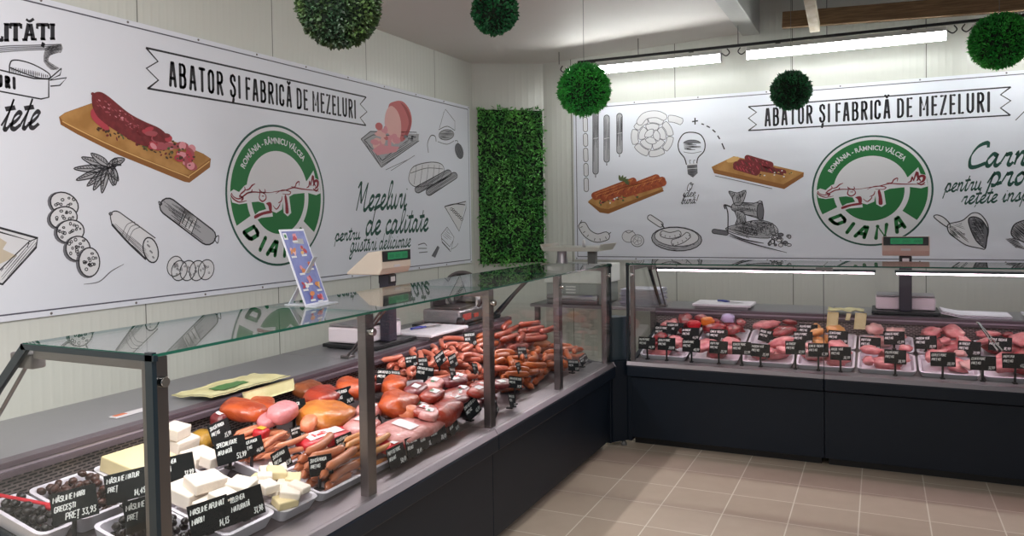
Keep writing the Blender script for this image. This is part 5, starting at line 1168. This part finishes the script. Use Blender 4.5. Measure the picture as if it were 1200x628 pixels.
rear = [(777, 388.5, .42), (791, 385, .5), (809, 391, .36), (842, 393, .36), (900, 394, .5), (947, 387, .6), (941, 396, .45), (982, 395, .45), (1020, 403, .40), (1048, 396, .46), (1085, 401, .45), (1136, 408, .40), (1172, 403, .45)]
RLB = ['slate tag nearest the corner, standing among the rear meat trays', 'second slate tag among the rear trays from the corner', 'slate tag directly above the third front tag', 'slate tag directly above the fourth front tag', 'tilted slate tag among the rear trays left of the paired tags', 'upper of the paired slate tags left of the glass joint', 'lower of the paired slate tags left of the glass joint', 'slate tag among the meat just right of the glass joint', 'slate tag below the hanging yellow bag', 'slate tag directly below the back scale', 'slate tag right of and below the back scale', 'slate tag left of the tongs', 'slate tag behind the tongs at the right']
for i, (px, py, v) in enumerate(rear):
    p = onY(px, py, RF+v); price_tag([CUTS[(i+4) % 9], 'PREȚ KG', '%d,99' % RN.randint(17, 45)], p, min(FR.top(p-Vector((0, .012, 0)), .014, .03)+.005, p.z-.05), RN.uniform(-.2, .2), .125, .088, RLB[i], 'rear price tags of the back counter', .25 if i == 4 else RN.uniform(-.05, .05), .15)

# ============================================================ GOODS
# ---- olives
OLB = mat('black_olive', '1b1517', .32, var=.3, vs=60); OLR = mat('brown_olive', '4d2a22', .35, col2='2b1615', vs=50)
def olive(r): b = MB(); b.blob((0, 0, 0), (r*1.35, r, r), 10, 7, amp=.12, fr=2.2, seed=RN.randint(0, 99)); return b
def olives(a0, a1, u0, u1, n, m_, name, label, group, *_):
    for k in range(n):
        o = inst((name, k % 5, m_.name), lambda: olive(.0115), name, m_, (0, 0, 0), (0, 0, 0), label, 'olive', group)
        settle(FL, o, [(RN.uniform(a0, a1)-1.385, (RN.uniform(u0, u1)-.13)/_c, Euler((RN.uniform(0, 6), RN.uniform(-.6, .6), RN.uniform(0, 6))).to_matrix()) for _ in range(9)], None, .08, .0004)
olives(1.43, 1.485, .54, .73, 45, OLB, 'olive', 'black olive in the tray with the red scoop', 'black olives at the near end', 2)
olives(1.555, 1.715, .535, .735, 125, OLR, 'olive', 'reddish brown olive heaped in the white tray', 'brown olives', 3)
olives(1.555, 1.715, .235, .435, 75, OLB, 'olive', 'dark olive in the tray in front of the brown olives', 'dark front olives', 2)
t = thing('scoop', 'red plastic scoop lying on the black olives', 'scoop', DL(.68, 1.47, .05))
b = MB(); b.bar(DL(.735, 1.425, .085), DL(.60, 1.495, .08), .016, .006, up=(0, 0, 1)); b.build('handle', mat('scoop_red', 'c01f2f', .35), t, .002); b = MB(); b.blob(DL(.585, 1.497, .079), (.02, .018, .012), 12, 8); b.build('bowl', MATS['scoop_red'], t)
# ---- cheese
CHW = mat('white_cheese', 'e8dccf', .55, var=.05, vs=25, bump=.25, bs=50); CHY = mat('pale_yellow_cheese', 'e6d3a4', .5, var=.07, vs=14, bump=.15, bs=60); CHR = mat('cheese_rind', 'dcc98f', .5)
def cheese_block(w, d, h, seed, wedge=0):
    rn = random.Random(seed); b = MB(); P = [(-w/2, -d/2), (w/2, -d/2), (w/2*(1-wedge), d/2), (-w/2, d/2)]
    j = lambda: rn.uniform(-.05, .05)*min(w, d); P = [(x+j(), y+j()) for x, y in P]; b.prism(P, 0, h); return b
def cheese(a, u, h, w, d, ht, rz, m_, label, group, seed, name='cheese_block', wedge=0):
    w *= .88; d *= .88
    o = cheese_block(w, d, ht, seed, wedge).build(name, m_, None, .005); tag(o, label, 'cheese', group)
    return settle(FL, o, [(a-1.385+RN.uniform(-.006, .006), (u-.13)/_c+RN.uniform(-.006, .006), RZ(rz)) for _ in range(4)], None, None, .001, h+.05)
cheese(1.87, .66, .01, .20, .19, .055, .06, CHY, 'large pale yellow cheese slab in the rear tray', None, 3); cheese(1.88, .56, .01, .18, .07, .05, -.1, CHW, 'white cheese piece in front of the yellow slab', None, 4)
for i, (a, u, h, w, d, ht, rz) in enumerate(((2.07, .715, .01, .12, .10, .05, .04), (2.07, .61, .01, .12, .10, .046, -.05), (2.07, .53, .01, .12, .06, .042, .03), (2.06, .72, .06, .09, .09, .045, .2))):
    cheese(a, u, h, w, d, ht, rz, CHW, 'white cheese block in the rear tray', 'white cheese blocks in the rear tray', 10+i)
for i, (a, u, h, w, d, ht, rz) in enumerate(((1.815, .405, .01, .11, .13, .048, .05), (1.925, .40, .01, .10, .13, .045, -.05), (1.81, .265, .01, .10, .12, .044, .06), (1.92, .26, .01, .11, .11, .046, -.08), (1.86, .36, .055, .13, .10, .038, -.2), (1.93, .27, .055, .10, .09, .036, .3), (1.825, .24, .055, .08, .09, .034, -.1))):
    cheese(a, u, h, w, d, ht, rz, CHW, 'thick white cheese block in the piled cheese tray', 'thick white cheese blocks', 30+i)
for i in range(16):
    a, u = 2.03+.03*(i % 5)+RN.uniform(-.01, .01), .18+.05*(i//4)+RN.uniform(-.01, .01)
    cheese(a, u, .01+.012*(i % 3), RN.uniform(.05, .09), RN.uniform(.05, .08), RN.uniform(.018, .032), RN.uniform(-.8, .8), CHW if i % 4 else CHY, 'slice of white cheese in the crumbled cheese tray', 'cheese slices', 60+i, 'cheese_slice', RN.choice([0, .3, .6]))
# ---- sausages
def sausage_mesh(L_, r, bend, knot=True, n=10):
    P = []; k = 12
    for i in range(k+1):
        t = -1+2*i/k; P.append(Vector((t*L_/2, bend*L_*(1-t*t)-bend*L_*.5, 0)))
    R_ = [r*min(1, (max(.0, 1-abs(-1+2*i/k)**(2*L_/r/6+2)))**.5+.16) for i in range(k+1)]
    b = MB(); b.tube(P, R_, n)
    if knot: b.tube([P[0]+Vector((.001, 0, 0)), P[0]-Vector((r*.7, 0, r*.1))], [r*.22, r*.1], 6); b.tube([P[-1]-Vector((.001, 0, 0)), P[-1]+Vector((r*.7, 0, -r*.1))], [r*.22, r*.1], 6)
    return b
SAUSM = {'frank': mat('frankfurter', 'd98f6c', .32, col2='c97a58', vs=18, coat=.3), 'thick': mat('thick_sausage', 'b87350', .35, col2='a8603f', vs=14, coat=.25), 'pale': mat('pale_sausage', 'd79a62', .35, col2='c98650', vs=14, coat=.25),
         'pink': mat('pink_sausage', 'c9735a', .3, col2='b85c48', vs=16, coat=.3), 'smoked': mat('smoked_sausage', '97402a', .3, col2='7c2f20', vs=22, coat=.35), 'orange': mat('orange_sausage', 'b9602c', .3, col2='a04a22', vs=16, coat=.35), 'dark': mat('dark_sausage', '6e2620', .35, col2='561b18', vs=24, coat=.2)}
def sausage(kind, spot, L_, r, bends, label, group, tries=6, most=None, ang=lambda: RN.uniform(-.3, .3)):
    bend = RN.choice(bends); key = ('s', kind, round(L_, 2), round(r, 3), round(bend, 2))
    o = inst(key, lambda: sausage_mesh(round(L_, 2), round(r, 3), round(bend, 2)), 'sausage', SAUSM[kind], (0, 0, 0), (0, 0, 0), label, 'sausage', group)
    c = []
    for _ in range(tries): a, u = spot(); c.append((a-1.385, (u-.13)/_c, RZ(ang()) @ Matrix.Rotation(RN.choice([0, PI])+RN.uniform(-.15, .15), 3, 'X')))
    return settle(FL, o, c, None, most)
AL, UL = Vector((0, 1, 0)), Vector((-1, 0, SLP)).normalized()
def box_spot(a0, a1, u0, u1): return lambda: (RN.uniform(a0, a1), RN.uniform(u0, u1))
for i in range(110): sausage('frank', box_spot(2.285, 2.37, .405, .625), RN.choice([.17, .19, .21]), .0105, [.03, .06, .0], 'thin orange frankfurter in the rear sausage tray', 'thin frankfurters', 14, .115)
for i in range(70): sausage('thick', box_spot(2.325, 2.40, .175, .325), RN.choice([.17, .20, .22]), .0165, [.05, .08, .02], 'thick brown sausage at the near end of the long tray', 'thick brown sausages', 14, .13)
for i in range(60): sausage('pale', box_spot(2.56, 2.62, .17, .33), RN.choice([.17, .20]), .0135, [.03, .06], 'pale golden sausage at the far end of the long tray', 'pale golden sausages', 12, .115)
# ---- hams, packs and rolls of the middle section: (pixel, builder...)
MEAT = {}
def mm(name, c, c2, rough=.38, coat=.2, vs=12): return mat(name, c, rough, col2=c2, vs=vs, coat=coat, bump=.5, bs=38)
HAM_O = mm('orange_smoked_ham', 'cf8030', 'ad5c20'); HAM_R = mm('red_ham', 'a83a22', '7a2016'); HAM_RO = mm('red_orange_ham', 'bf5426', '98371a'); HAM_P = mm('pink_ham', 'd98a8c', 'c97a80'); HAM_S = mm('salmon_ham', 'e58a63', 'd5754f'); BAC = mm('bacon_pink', 'd79a95', 'b96a66', vs=20); DKR = mm('dark_red_cured', '7e2a2c', '5f1d22'); REDP = mm('red_pack', 'c81f2c', 'b01824'); SALW = mm('white_mould_salami', 'b9b1b4', '9a9094', .6, 0); YEL = mm('mustard_rind', 'c79a3e', 'b08430', .4, .1); BRN = mm('brown_smoked', '8a4a28', '6e3519'); OBR = mm('orange_brown_smoked', 'b5612c', '96481f')
PLAST = mat('pack_film', 'e6d9dd', .25, spec=.6); LABW = mat('pack_label_white', 'e6e2e4', .5); LABR = mat('pack_label_red', 'c92a2e', .5); LABG = mat('pack_label_green', '3d7a45', .5); LABY = mat('pack_label_yellow', 'e0a32c', .5)
def lump(px, py, h, dims, m_, label, cat, name, rz=0, seed=0, amp=.12, pw=.8, side='L', stick=None, tip=0, group=None):
    p = LD(px, py, h) if side == 'L' else RD(px, py, h)
    dims = (dims[0]*.9, dims[1]*.9, dims[2]*.82); pw = min(pw, .72); amp += .06
    b = MB(); b.blob((0, 0, 0), dims, 18, 11, amp=amp, fr=1.8, seed=seed, pw=pw)
    o = b.build(name, m_, None, 0); tag(o, label, cat, group); F = FL if side == 'L' else FR; a, t = F.to(p); rz += PI/2 if side == 'L' else 0
    a = min(max(a, .13), 3.6); t = min(max(t, dims[0]+.03), .655-dims[0]*1.2)
    settle(F, o, [(a+x*2.2, t+y*2.2, RZ(rz) @ Matrix.Rotation(tip, 3, 'Y')) for x, y in ((0, 0), (.015, 0), (-.015, 0), (0, .015), (0, -.015), (.015, .015), (-.015, -.015), (.015, -.015), (-.015, .015))], None, None, .001, h+(.10 if group or name == 'ham_loaf' or px < 300 else .06), 0, .004)
    if stick:
        for i, (x, y, w, d, lm) in enumerate(stick):
            vs = []
            for j in range(5):
                for k in range(5):
                    q = Vector(((x+w*(k/4-.5))*dims[0], (y+d*(j/4-.5))*dims[1], 0)); s_ = max(0.02, 1-abs(q.x/dims[0])**(2/pw)-abs(q.y/dims[1])**(2/pw)); nq = Vector((q.x/dims[0], q.y/dims[1], s_**(pw/2)))
                    kk = 1+amp*noise.noise(Vector((nq.x, nq.y, nq.z))*1.8+Vector((seed*3.1, seed*1.7, seed))); vs.append(Vector((q.x*kk, q.y*kk, dims[2]*nq.z*kk+.003)))
            lb = MB(); lb.add(vs, [(j*5+k, j*5+k+1, j*5+k+6, j*5+k+5) for j in range(4) for k in range(4)], 0, True); lb.build('label', lm, o, world=False)
    return o
WL1 = [(0, 0, .9, .9, LABW)]
lump(236, 521, .05, (.05, .05, .05), YEL, 'round mustard-coloured cheese behind the white cheese', 'cheese', 'cheese_ball', amp=.04, pw=1, seed=2)
lump(253, 520, .045, (.035, .03, .045), DKR, 'dark red wrapped piece with a label beside the mustard cheese', 'cured meat', 'cured_meat', seed=3, stick=[(0, 0, .8, .8, LABW)])
lump(282, 508, .04, (.10, .08, .045), HAM_RO, 'red-orange ham under the small slate tags, behind the frankfurters', 'ham', 'smoked_ham', .3, 5)
lump(300, 496, .05, (.07, .09, .04), HAM_RO, 'red-orange ham piece against the grille behind the frankfurters', 'ham', 'smoked_ham', .8, 6)
lump(327, 505, .055, (.055, .095, .045), HAM_P, 'pink ham loaf lying behind the frankfurters', 'ham', 'ham_loaf', .25, 8, .06)
lump(326, 519, .03, (.04, .08, .03), HAM_P, 'small pink ham loaf in front of the larger one', 'ham', 'ham_loaf', .25, 9, .06)
lump(303, 520, .05, (.03, .035, .03), REDP, 'small red and yellow pack between the ham loaves', 'pack', 'meat_pack', .2, 10, .03, .5, stick=[(0, 0, 1.0, 1.0, LABY)])
lump(372, 500, .05, (.12, .15, .06), HAM_O, 'big orange smoked ham slab in the middle', 'ham', 'smoked_ham', .2, 11, .16)
lump(358, 507, .065, (.035, .07, .035), HAM_S, 'salmon pink ham piece leaning on the orange slab', 'ham', 'smoked_ham', .5, 12)
lump(379, 524, .03, (.06, .16, .03), REDP, 'red vacuum pack with a white label in front of the orange ham', 'pack', 'meat_pack', -.1, 13, .05, .6, stick=[(.1, .1, 1.0, 1.3, LABW), (.1, .3, .5, .5, LABR)])
lump(408, 515, .04, (.07, .11, .03), BAC, 'pink sliced pack with a white label beside the red pack', 'pack', 'meat_pack', .2, 14, .05, .6, stick=[(.2, -.2, .7, .6, LABW)])
lump(388, 481, .06, (.08, .12, .05), HAM_R, 'deep red ham behind the orange slab', 'ham', 'smoked_ham', .2, 15)
lump(410, 474, .07, (.08, .10, .055), HAM_RO, 'orange-red ham left of the second glass post', 'ham', 'smoked_ham', .5, 16)
lump(360, 476, .06, (.07, .08, .045), BRN, 'brown smoked piece behind the small price tags', 'cured meat', 'cured_meat', .1, 17)
lump(407, 455, .08, (.045, .11, .035), OBR, 'orange-brown smoked roll against the grille', 'cured meat', 'cured_meat', .1, 18)
lump(417, 497, .05, (.06, .09, .035), BAC, 'pale marbled pack beside the glass post', 'pack', 'meat_pack', .3, 19, .06, .6, stick=[(0, 0, 1, .8, LABW)])
lump(452, 488, .07, (.09, .13, .06), HAM_RO, 'orange-red ham right of the second glass post', 'ham', 'smoked_ham', .2, 20, .16)
lump(462, 470, .075, (.07, .11, .05), HAM_RO, 'orange-red ham behind the first of the pair', 'ham', 'smoked_ham', .5, 21)
lump(463, 499, .05, (.05, .07, .05), HAM_S, 'pink-orange cut ham beside the bacon packs', 'ham', 'smoked_ham', .2, 22, .2)
lump(470, 516, .035, (.10, .17, .028), BAC, 'large pink bacon pack by the front ledge', 'pack', 'meat_pack', .05, 23, .06, .55, stick=[(0, -.1, 1.1, .5, LABW)])
lump(462, 527, .03, (.05, .12, .022), BAC, 'pink bacon pack with a green label at the front ledge', 'pack', 'meat_pack', 0, 24, .05, .5, stick=[(0, -.1, 1.1, .6, LABG)])
lump(450, 541, .02, (.045, .07, .028), REDP, 'red pack at the front ledge by the second glass post', 'pack', 'meat_pack', 0, 25, .05, .5, stick=[(-.2, .1, .6, .6, LABW)])
lump(494, 515, .03, (.07, .14, .03), BAC, 'pink marbled pack behind the row of slate tags', 'pack', 'meat_pack', .1, 26, .08, .6)
lump(508, 497, .045, (.07, .15, .055), HAM_R, 'shiny red ham half at the front', 'ham', 'smoked_ham', .15, 27, .1)
lump(530, 487, .05, (.07, .14, .05), HAM_R, 'shiny red ham half further along the front', 'ham', 'smoked_ham', .2, 28, .1)
lump(482, 492, .05, (.04, .05, .03), LABG, 'small white and green pack between the hams', 'pack', 'meat_pack', .2, 29, .05, .5, stick=[(0, 0, .9, .9, LABW)])
for i, (px, py, m_) in enumerate(((552, 470, DKR), (545, 459, DKR), (530, 473, DKR), (515, 474, BAC), (558, 483, HAM_R), (527, 462, BAC), (488, 478, DKR), (500, 482, HAM_R), (470, 459, DKR))):
    lump(px, py, .05, (.05, .10, .026), m_, 'vacuum pack of dark sliced meat with a printed label in the middle section', 'pack', 'meat_pack', RN.uniform(-.3, .4), 40+i, .06, .55, stick=[(RN.uniform(-.2, .2), RN.uniform(-.3, .3), .8, .6, LABW), (.1, RN.uniform(-.3, .3), .35, .3, (LABR, LABG)[i % 2])], group='vacuum packs in the middle')
for i, (px, py, m_) in enumerate(((540, 478, DKR), (548, 487, BAC), (520, 490, DKR), (505, 507, BAC), (486, 503, HAM_R), (478, 483, DKR), (535, 468, BAC), (562, 462, DKR), (556, 476, HAM_R), (575, 470, DKR))):
    lump(px, py, .03, (.05, .085, .02), m_, 'vacuum pack of dark sliced meat with a printed label in the middle section', 'pack', 'meat_pack', RN.uniform(-.3, .4), 140+i, .06, .55, stick=[(RN.uniform(-.2, .2), RN.uniform(-.3, .3), .8, .6, LABW), (.1, RN.uniform(-.3, .3), .35, .3, (LABR, LABG)[i % 2])], group='vacuum packs in the middle')
def roll(px, py, h, L_, r, dr, m_, label, name='salami_roll'):
    b = MB(); b.tube([(x*L_/2, 0, 0) for x in (-1, -.985, -.95, -.8, -.3, .3, .8, .95, .985, 1)], [r*k for k in (.3, .75, .96, 1, 1.01, 1, 1, .96, .75, .3)], 16); o = b.build(name, m_, None, 0); tag(o, label, 'salami'); a, t = FL.to(LD(px, py, h)); an = math.atan2(dr.dot(UL), dr.dot(AL)); settle(FL, o, [(a+x, t+y, RZ(an)) for x in (0, .03, -.03) for y in (0, .03, -.03)], None, None, .001, h+.02)
    for s in (-1, 1): b = MB(); b.tube([(s*L_/2, 0, 0), (s*(L_/2+.012), 0, 0)], [r*.25, r*.12], 8); b.build('tied_end', m_, o, world=False)
    return o
roll(487, 455, .075, .20, .034, AL+UL*-.35, SALW, 'left of the two whitish salami rolls in the middle section'); roll(515, 459, .07, .17, .034, AL+UL*-.4, SALW, 'right of the two whitish salami rolls in the middle section')
roll(462, 452, .09, .30, .028, AL+UL*-.25, SAUSM['dark'], 'long dark red salami behind the whitish rolls')
roll(470, 473, .055, .2, .028, AL+UL*-.3, SALW, 'whitish salami roll beside the orange-red ham')
# heaps of sausages: jittered over pixel regions, higher towards the back
def heap(a0, a1, u0, u1, n, kind, L_, r, label, group, along=.5, bend=(.05, .12, .2), tries=5, most=None, back=1.0):
    def spot(): return RN.uniform(a0, a1), u0+(u1-u0)*RN.random()**back
    for i in range(n): sausage(kind, spot, RN.choice([L_*.85, L_, L_*1.15]), r, bend, label, group, tries, most, lambda: RN.uniform(-1, 1)*(1-along)*2.2)
for i, (px, py, m_) in enumerate(((640, 398, OBR), (622, 407, BRN), (600, 405, HAM_R))): lump(px, py, .09, (.07, .12, .05), m_, ('brown smoked joint furthest along the sausage stack', 'brown smoked joint on the sausage stack', 'red smoked joint nearest the third glass post')[i], 'cured meat', 'cured_meat', .2, 60+i)
heap(3.38, 4.15, .52, .715, 190, 'pink', .16, .0155, 'pinkish sausage in the heap under the cutting board', 'pinkish heaped sausages', .5, tries=12, most=0.17)
heap(3.25, 3.50, .66, .70, 14, 'smoked', .17, .018, 'reddish smoked sausage left of the pink heap', 'smoked sausages left of the heap', .7, tries=3, most=0.12)
heap(4.10, 4.50, .60, .71, 26, 'orange', .15, .02, 'orange sausage at the far top of the heap past the cutting board', 'orange sausages at the heap top', .5, tries=2, most=0.16)
heap(3.42, 4.05, .36, .55, 80, 'pink', .15, .016, 'pinkish sausage lying in front of the main heap', 'pinkish front sausages', .5, tries=12, most=0.11)
heap(4.45, 4.97, .42, .68, 80, 'smoked', .24, .021, 'long reddish smoked sausage stacked behind the third glass post', 'long smoked sausages', .85, (.02, .04), 4, .19)
heap(3.98, 4.66, .20, .46, 130, 'orange', .17, .019, 'orange-brown smoked sausage past the third glass post', 'orange-brown smoked sausages', .6, tries=12, most=0.13)
heap(3.62, 4.40, .20, .30, 90, 'pink', .13, .012, 'thin curved sausage at the front past the third glass post', 'thin curved sausages', .6, (.08, .14, .2), 8, .075)
heap(4.64, 5.0, .19, .46, 70, 'orange', .17, .018, 'orange-brown sausage at the corner end of the counter', 'sausages at the corner end', .6, tries=7, most=0.1)

# ============================================================ RAW MEAT ON THE BACK DECK
PORK = mat('raw_pork', 'd98888', .32, col2='b85a60', vs=16, coat=.35, bump=.2, bs=22); BEEF = mat('raw_red_meat', '9c2a30', .32, col2='74181f', vs=16, coat=.35, bump=.2, bs=22); FAT = mat('pale_meat', 'e3b4ae', .35, col2='cf8f8c', vs=12, coat=.3, bump=.15, bs=22); CHK = mat('yellow_skin_meat', 'e2a660', .35, col2='d08a48', vs=12, coat=.3, bump=.2, bs=22)
def chunk(kind, k, sx):
    b = MB(); b.blob((0, 0, 0), (sx, sx*.66, sx*.36), 14, 9, amp=.45, fr=1.7, seed=k*7+len(kind), pw=.85); return b
KM = {'p': PORK, 'b': BEEF, 'f': FAT, 'c': CHK}
def meats(x0, x1, v0, v1, n, kinds, label, group, hh=.05):
    for i in range(n):
        kd = RN.choice(kinds); k = RN.randint(0, 5); sx = .085 if i < n*.35 else RN.choice([.05, .062, .072]); e = sx-.05
        o = inst(('m', kd, k, sx), lambda: chunk(kd, k, sx), 'meat_piece', KM[kd], (0, 0, 0), (0, 0, 0), label, 'raw meat', group)
        settle(FR, o, [(RN.uniform(x0+e, x1-e)+1.6, (RN.uniform(v0+e*.6, v1-e*.6)-.13)/_c, Euler((RN.uniform(-.25, .25), RN.uniform(-.2, .2), RN.uniform(0, 6))).to_matrix()) for _ in range(16)], None, hh)
fk = ['pb', 'pp', 'pf', 'pf', 'pp', 'pf', 'bp', 'fp']
for i in range(8):
    meats(fx[i]+.055, fx[i+1]-.065, .175, .395, 40, fk[i], 'raw meat piece in the %s front tray from the corner' % ORD[i], 'raw meat in the %s front tray' % ORD[i], .095)
bk = ['pb', 'bb', 'pb', 'cc', 'ff', 'pp', 'bp', 'bb']
for i in range(8):
    meats(fx[i]+.055, fx[i+1]-.065, .49, .70, 40, bk[i], 'raw meat piece in the %s rear tray from the corner' % ORD[i], 'raw meat in the %s rear tray' % ORD[i], .12)
for i, (px, py, m_, lb) in enumerate(((835, 386, mat('orange_pack', 'd9772c', .3, coat=.3), 'orange packet behind the meat tags near the corner'), (826, 385, BEEF, 'red packet beside the orange one'), (858, 384, mat('lilac_pack', 'b9a9cf', .3, coat=.4), 'lilac plastic pack behind the meat tags'), (820, 388, REDP, 'bright red pack behind the meat tags'))):
    o = lump(px, py, .07, (.055, .04, .04), m_, lb, 'pack', 'meat_pack', .2, 80+i, .15, .7, 'R')
# tongs leaning out of a tray
for i, (p, q, lb) in enumerate(((onY(980, 376, RF+.55), onY(1008, 410, RF+.30), 'silver tongs leaning in the meat tray below the white paper'),)):
    P0 = onY(1146, 378, RF+.62); P1 = onY(1172, 411, RF+.30); t = thing('tongs', lb, 'tongs', P1)
    for dx in (-.008, .008): b = MB(); b.bar(P0+Vector((dx*.3, 0, 0)), P1+Vector((dx*1.6, 0, 0)), .011, .004, up=(1, 0, 0)); b.build('arm', CHROME, t)
    b = MB(); b.bar(P0-Vector((.01, 0, 0)), P0+Vector((.01, 0, 0)), .012, .008); b.build('hinge', CHROME, t)
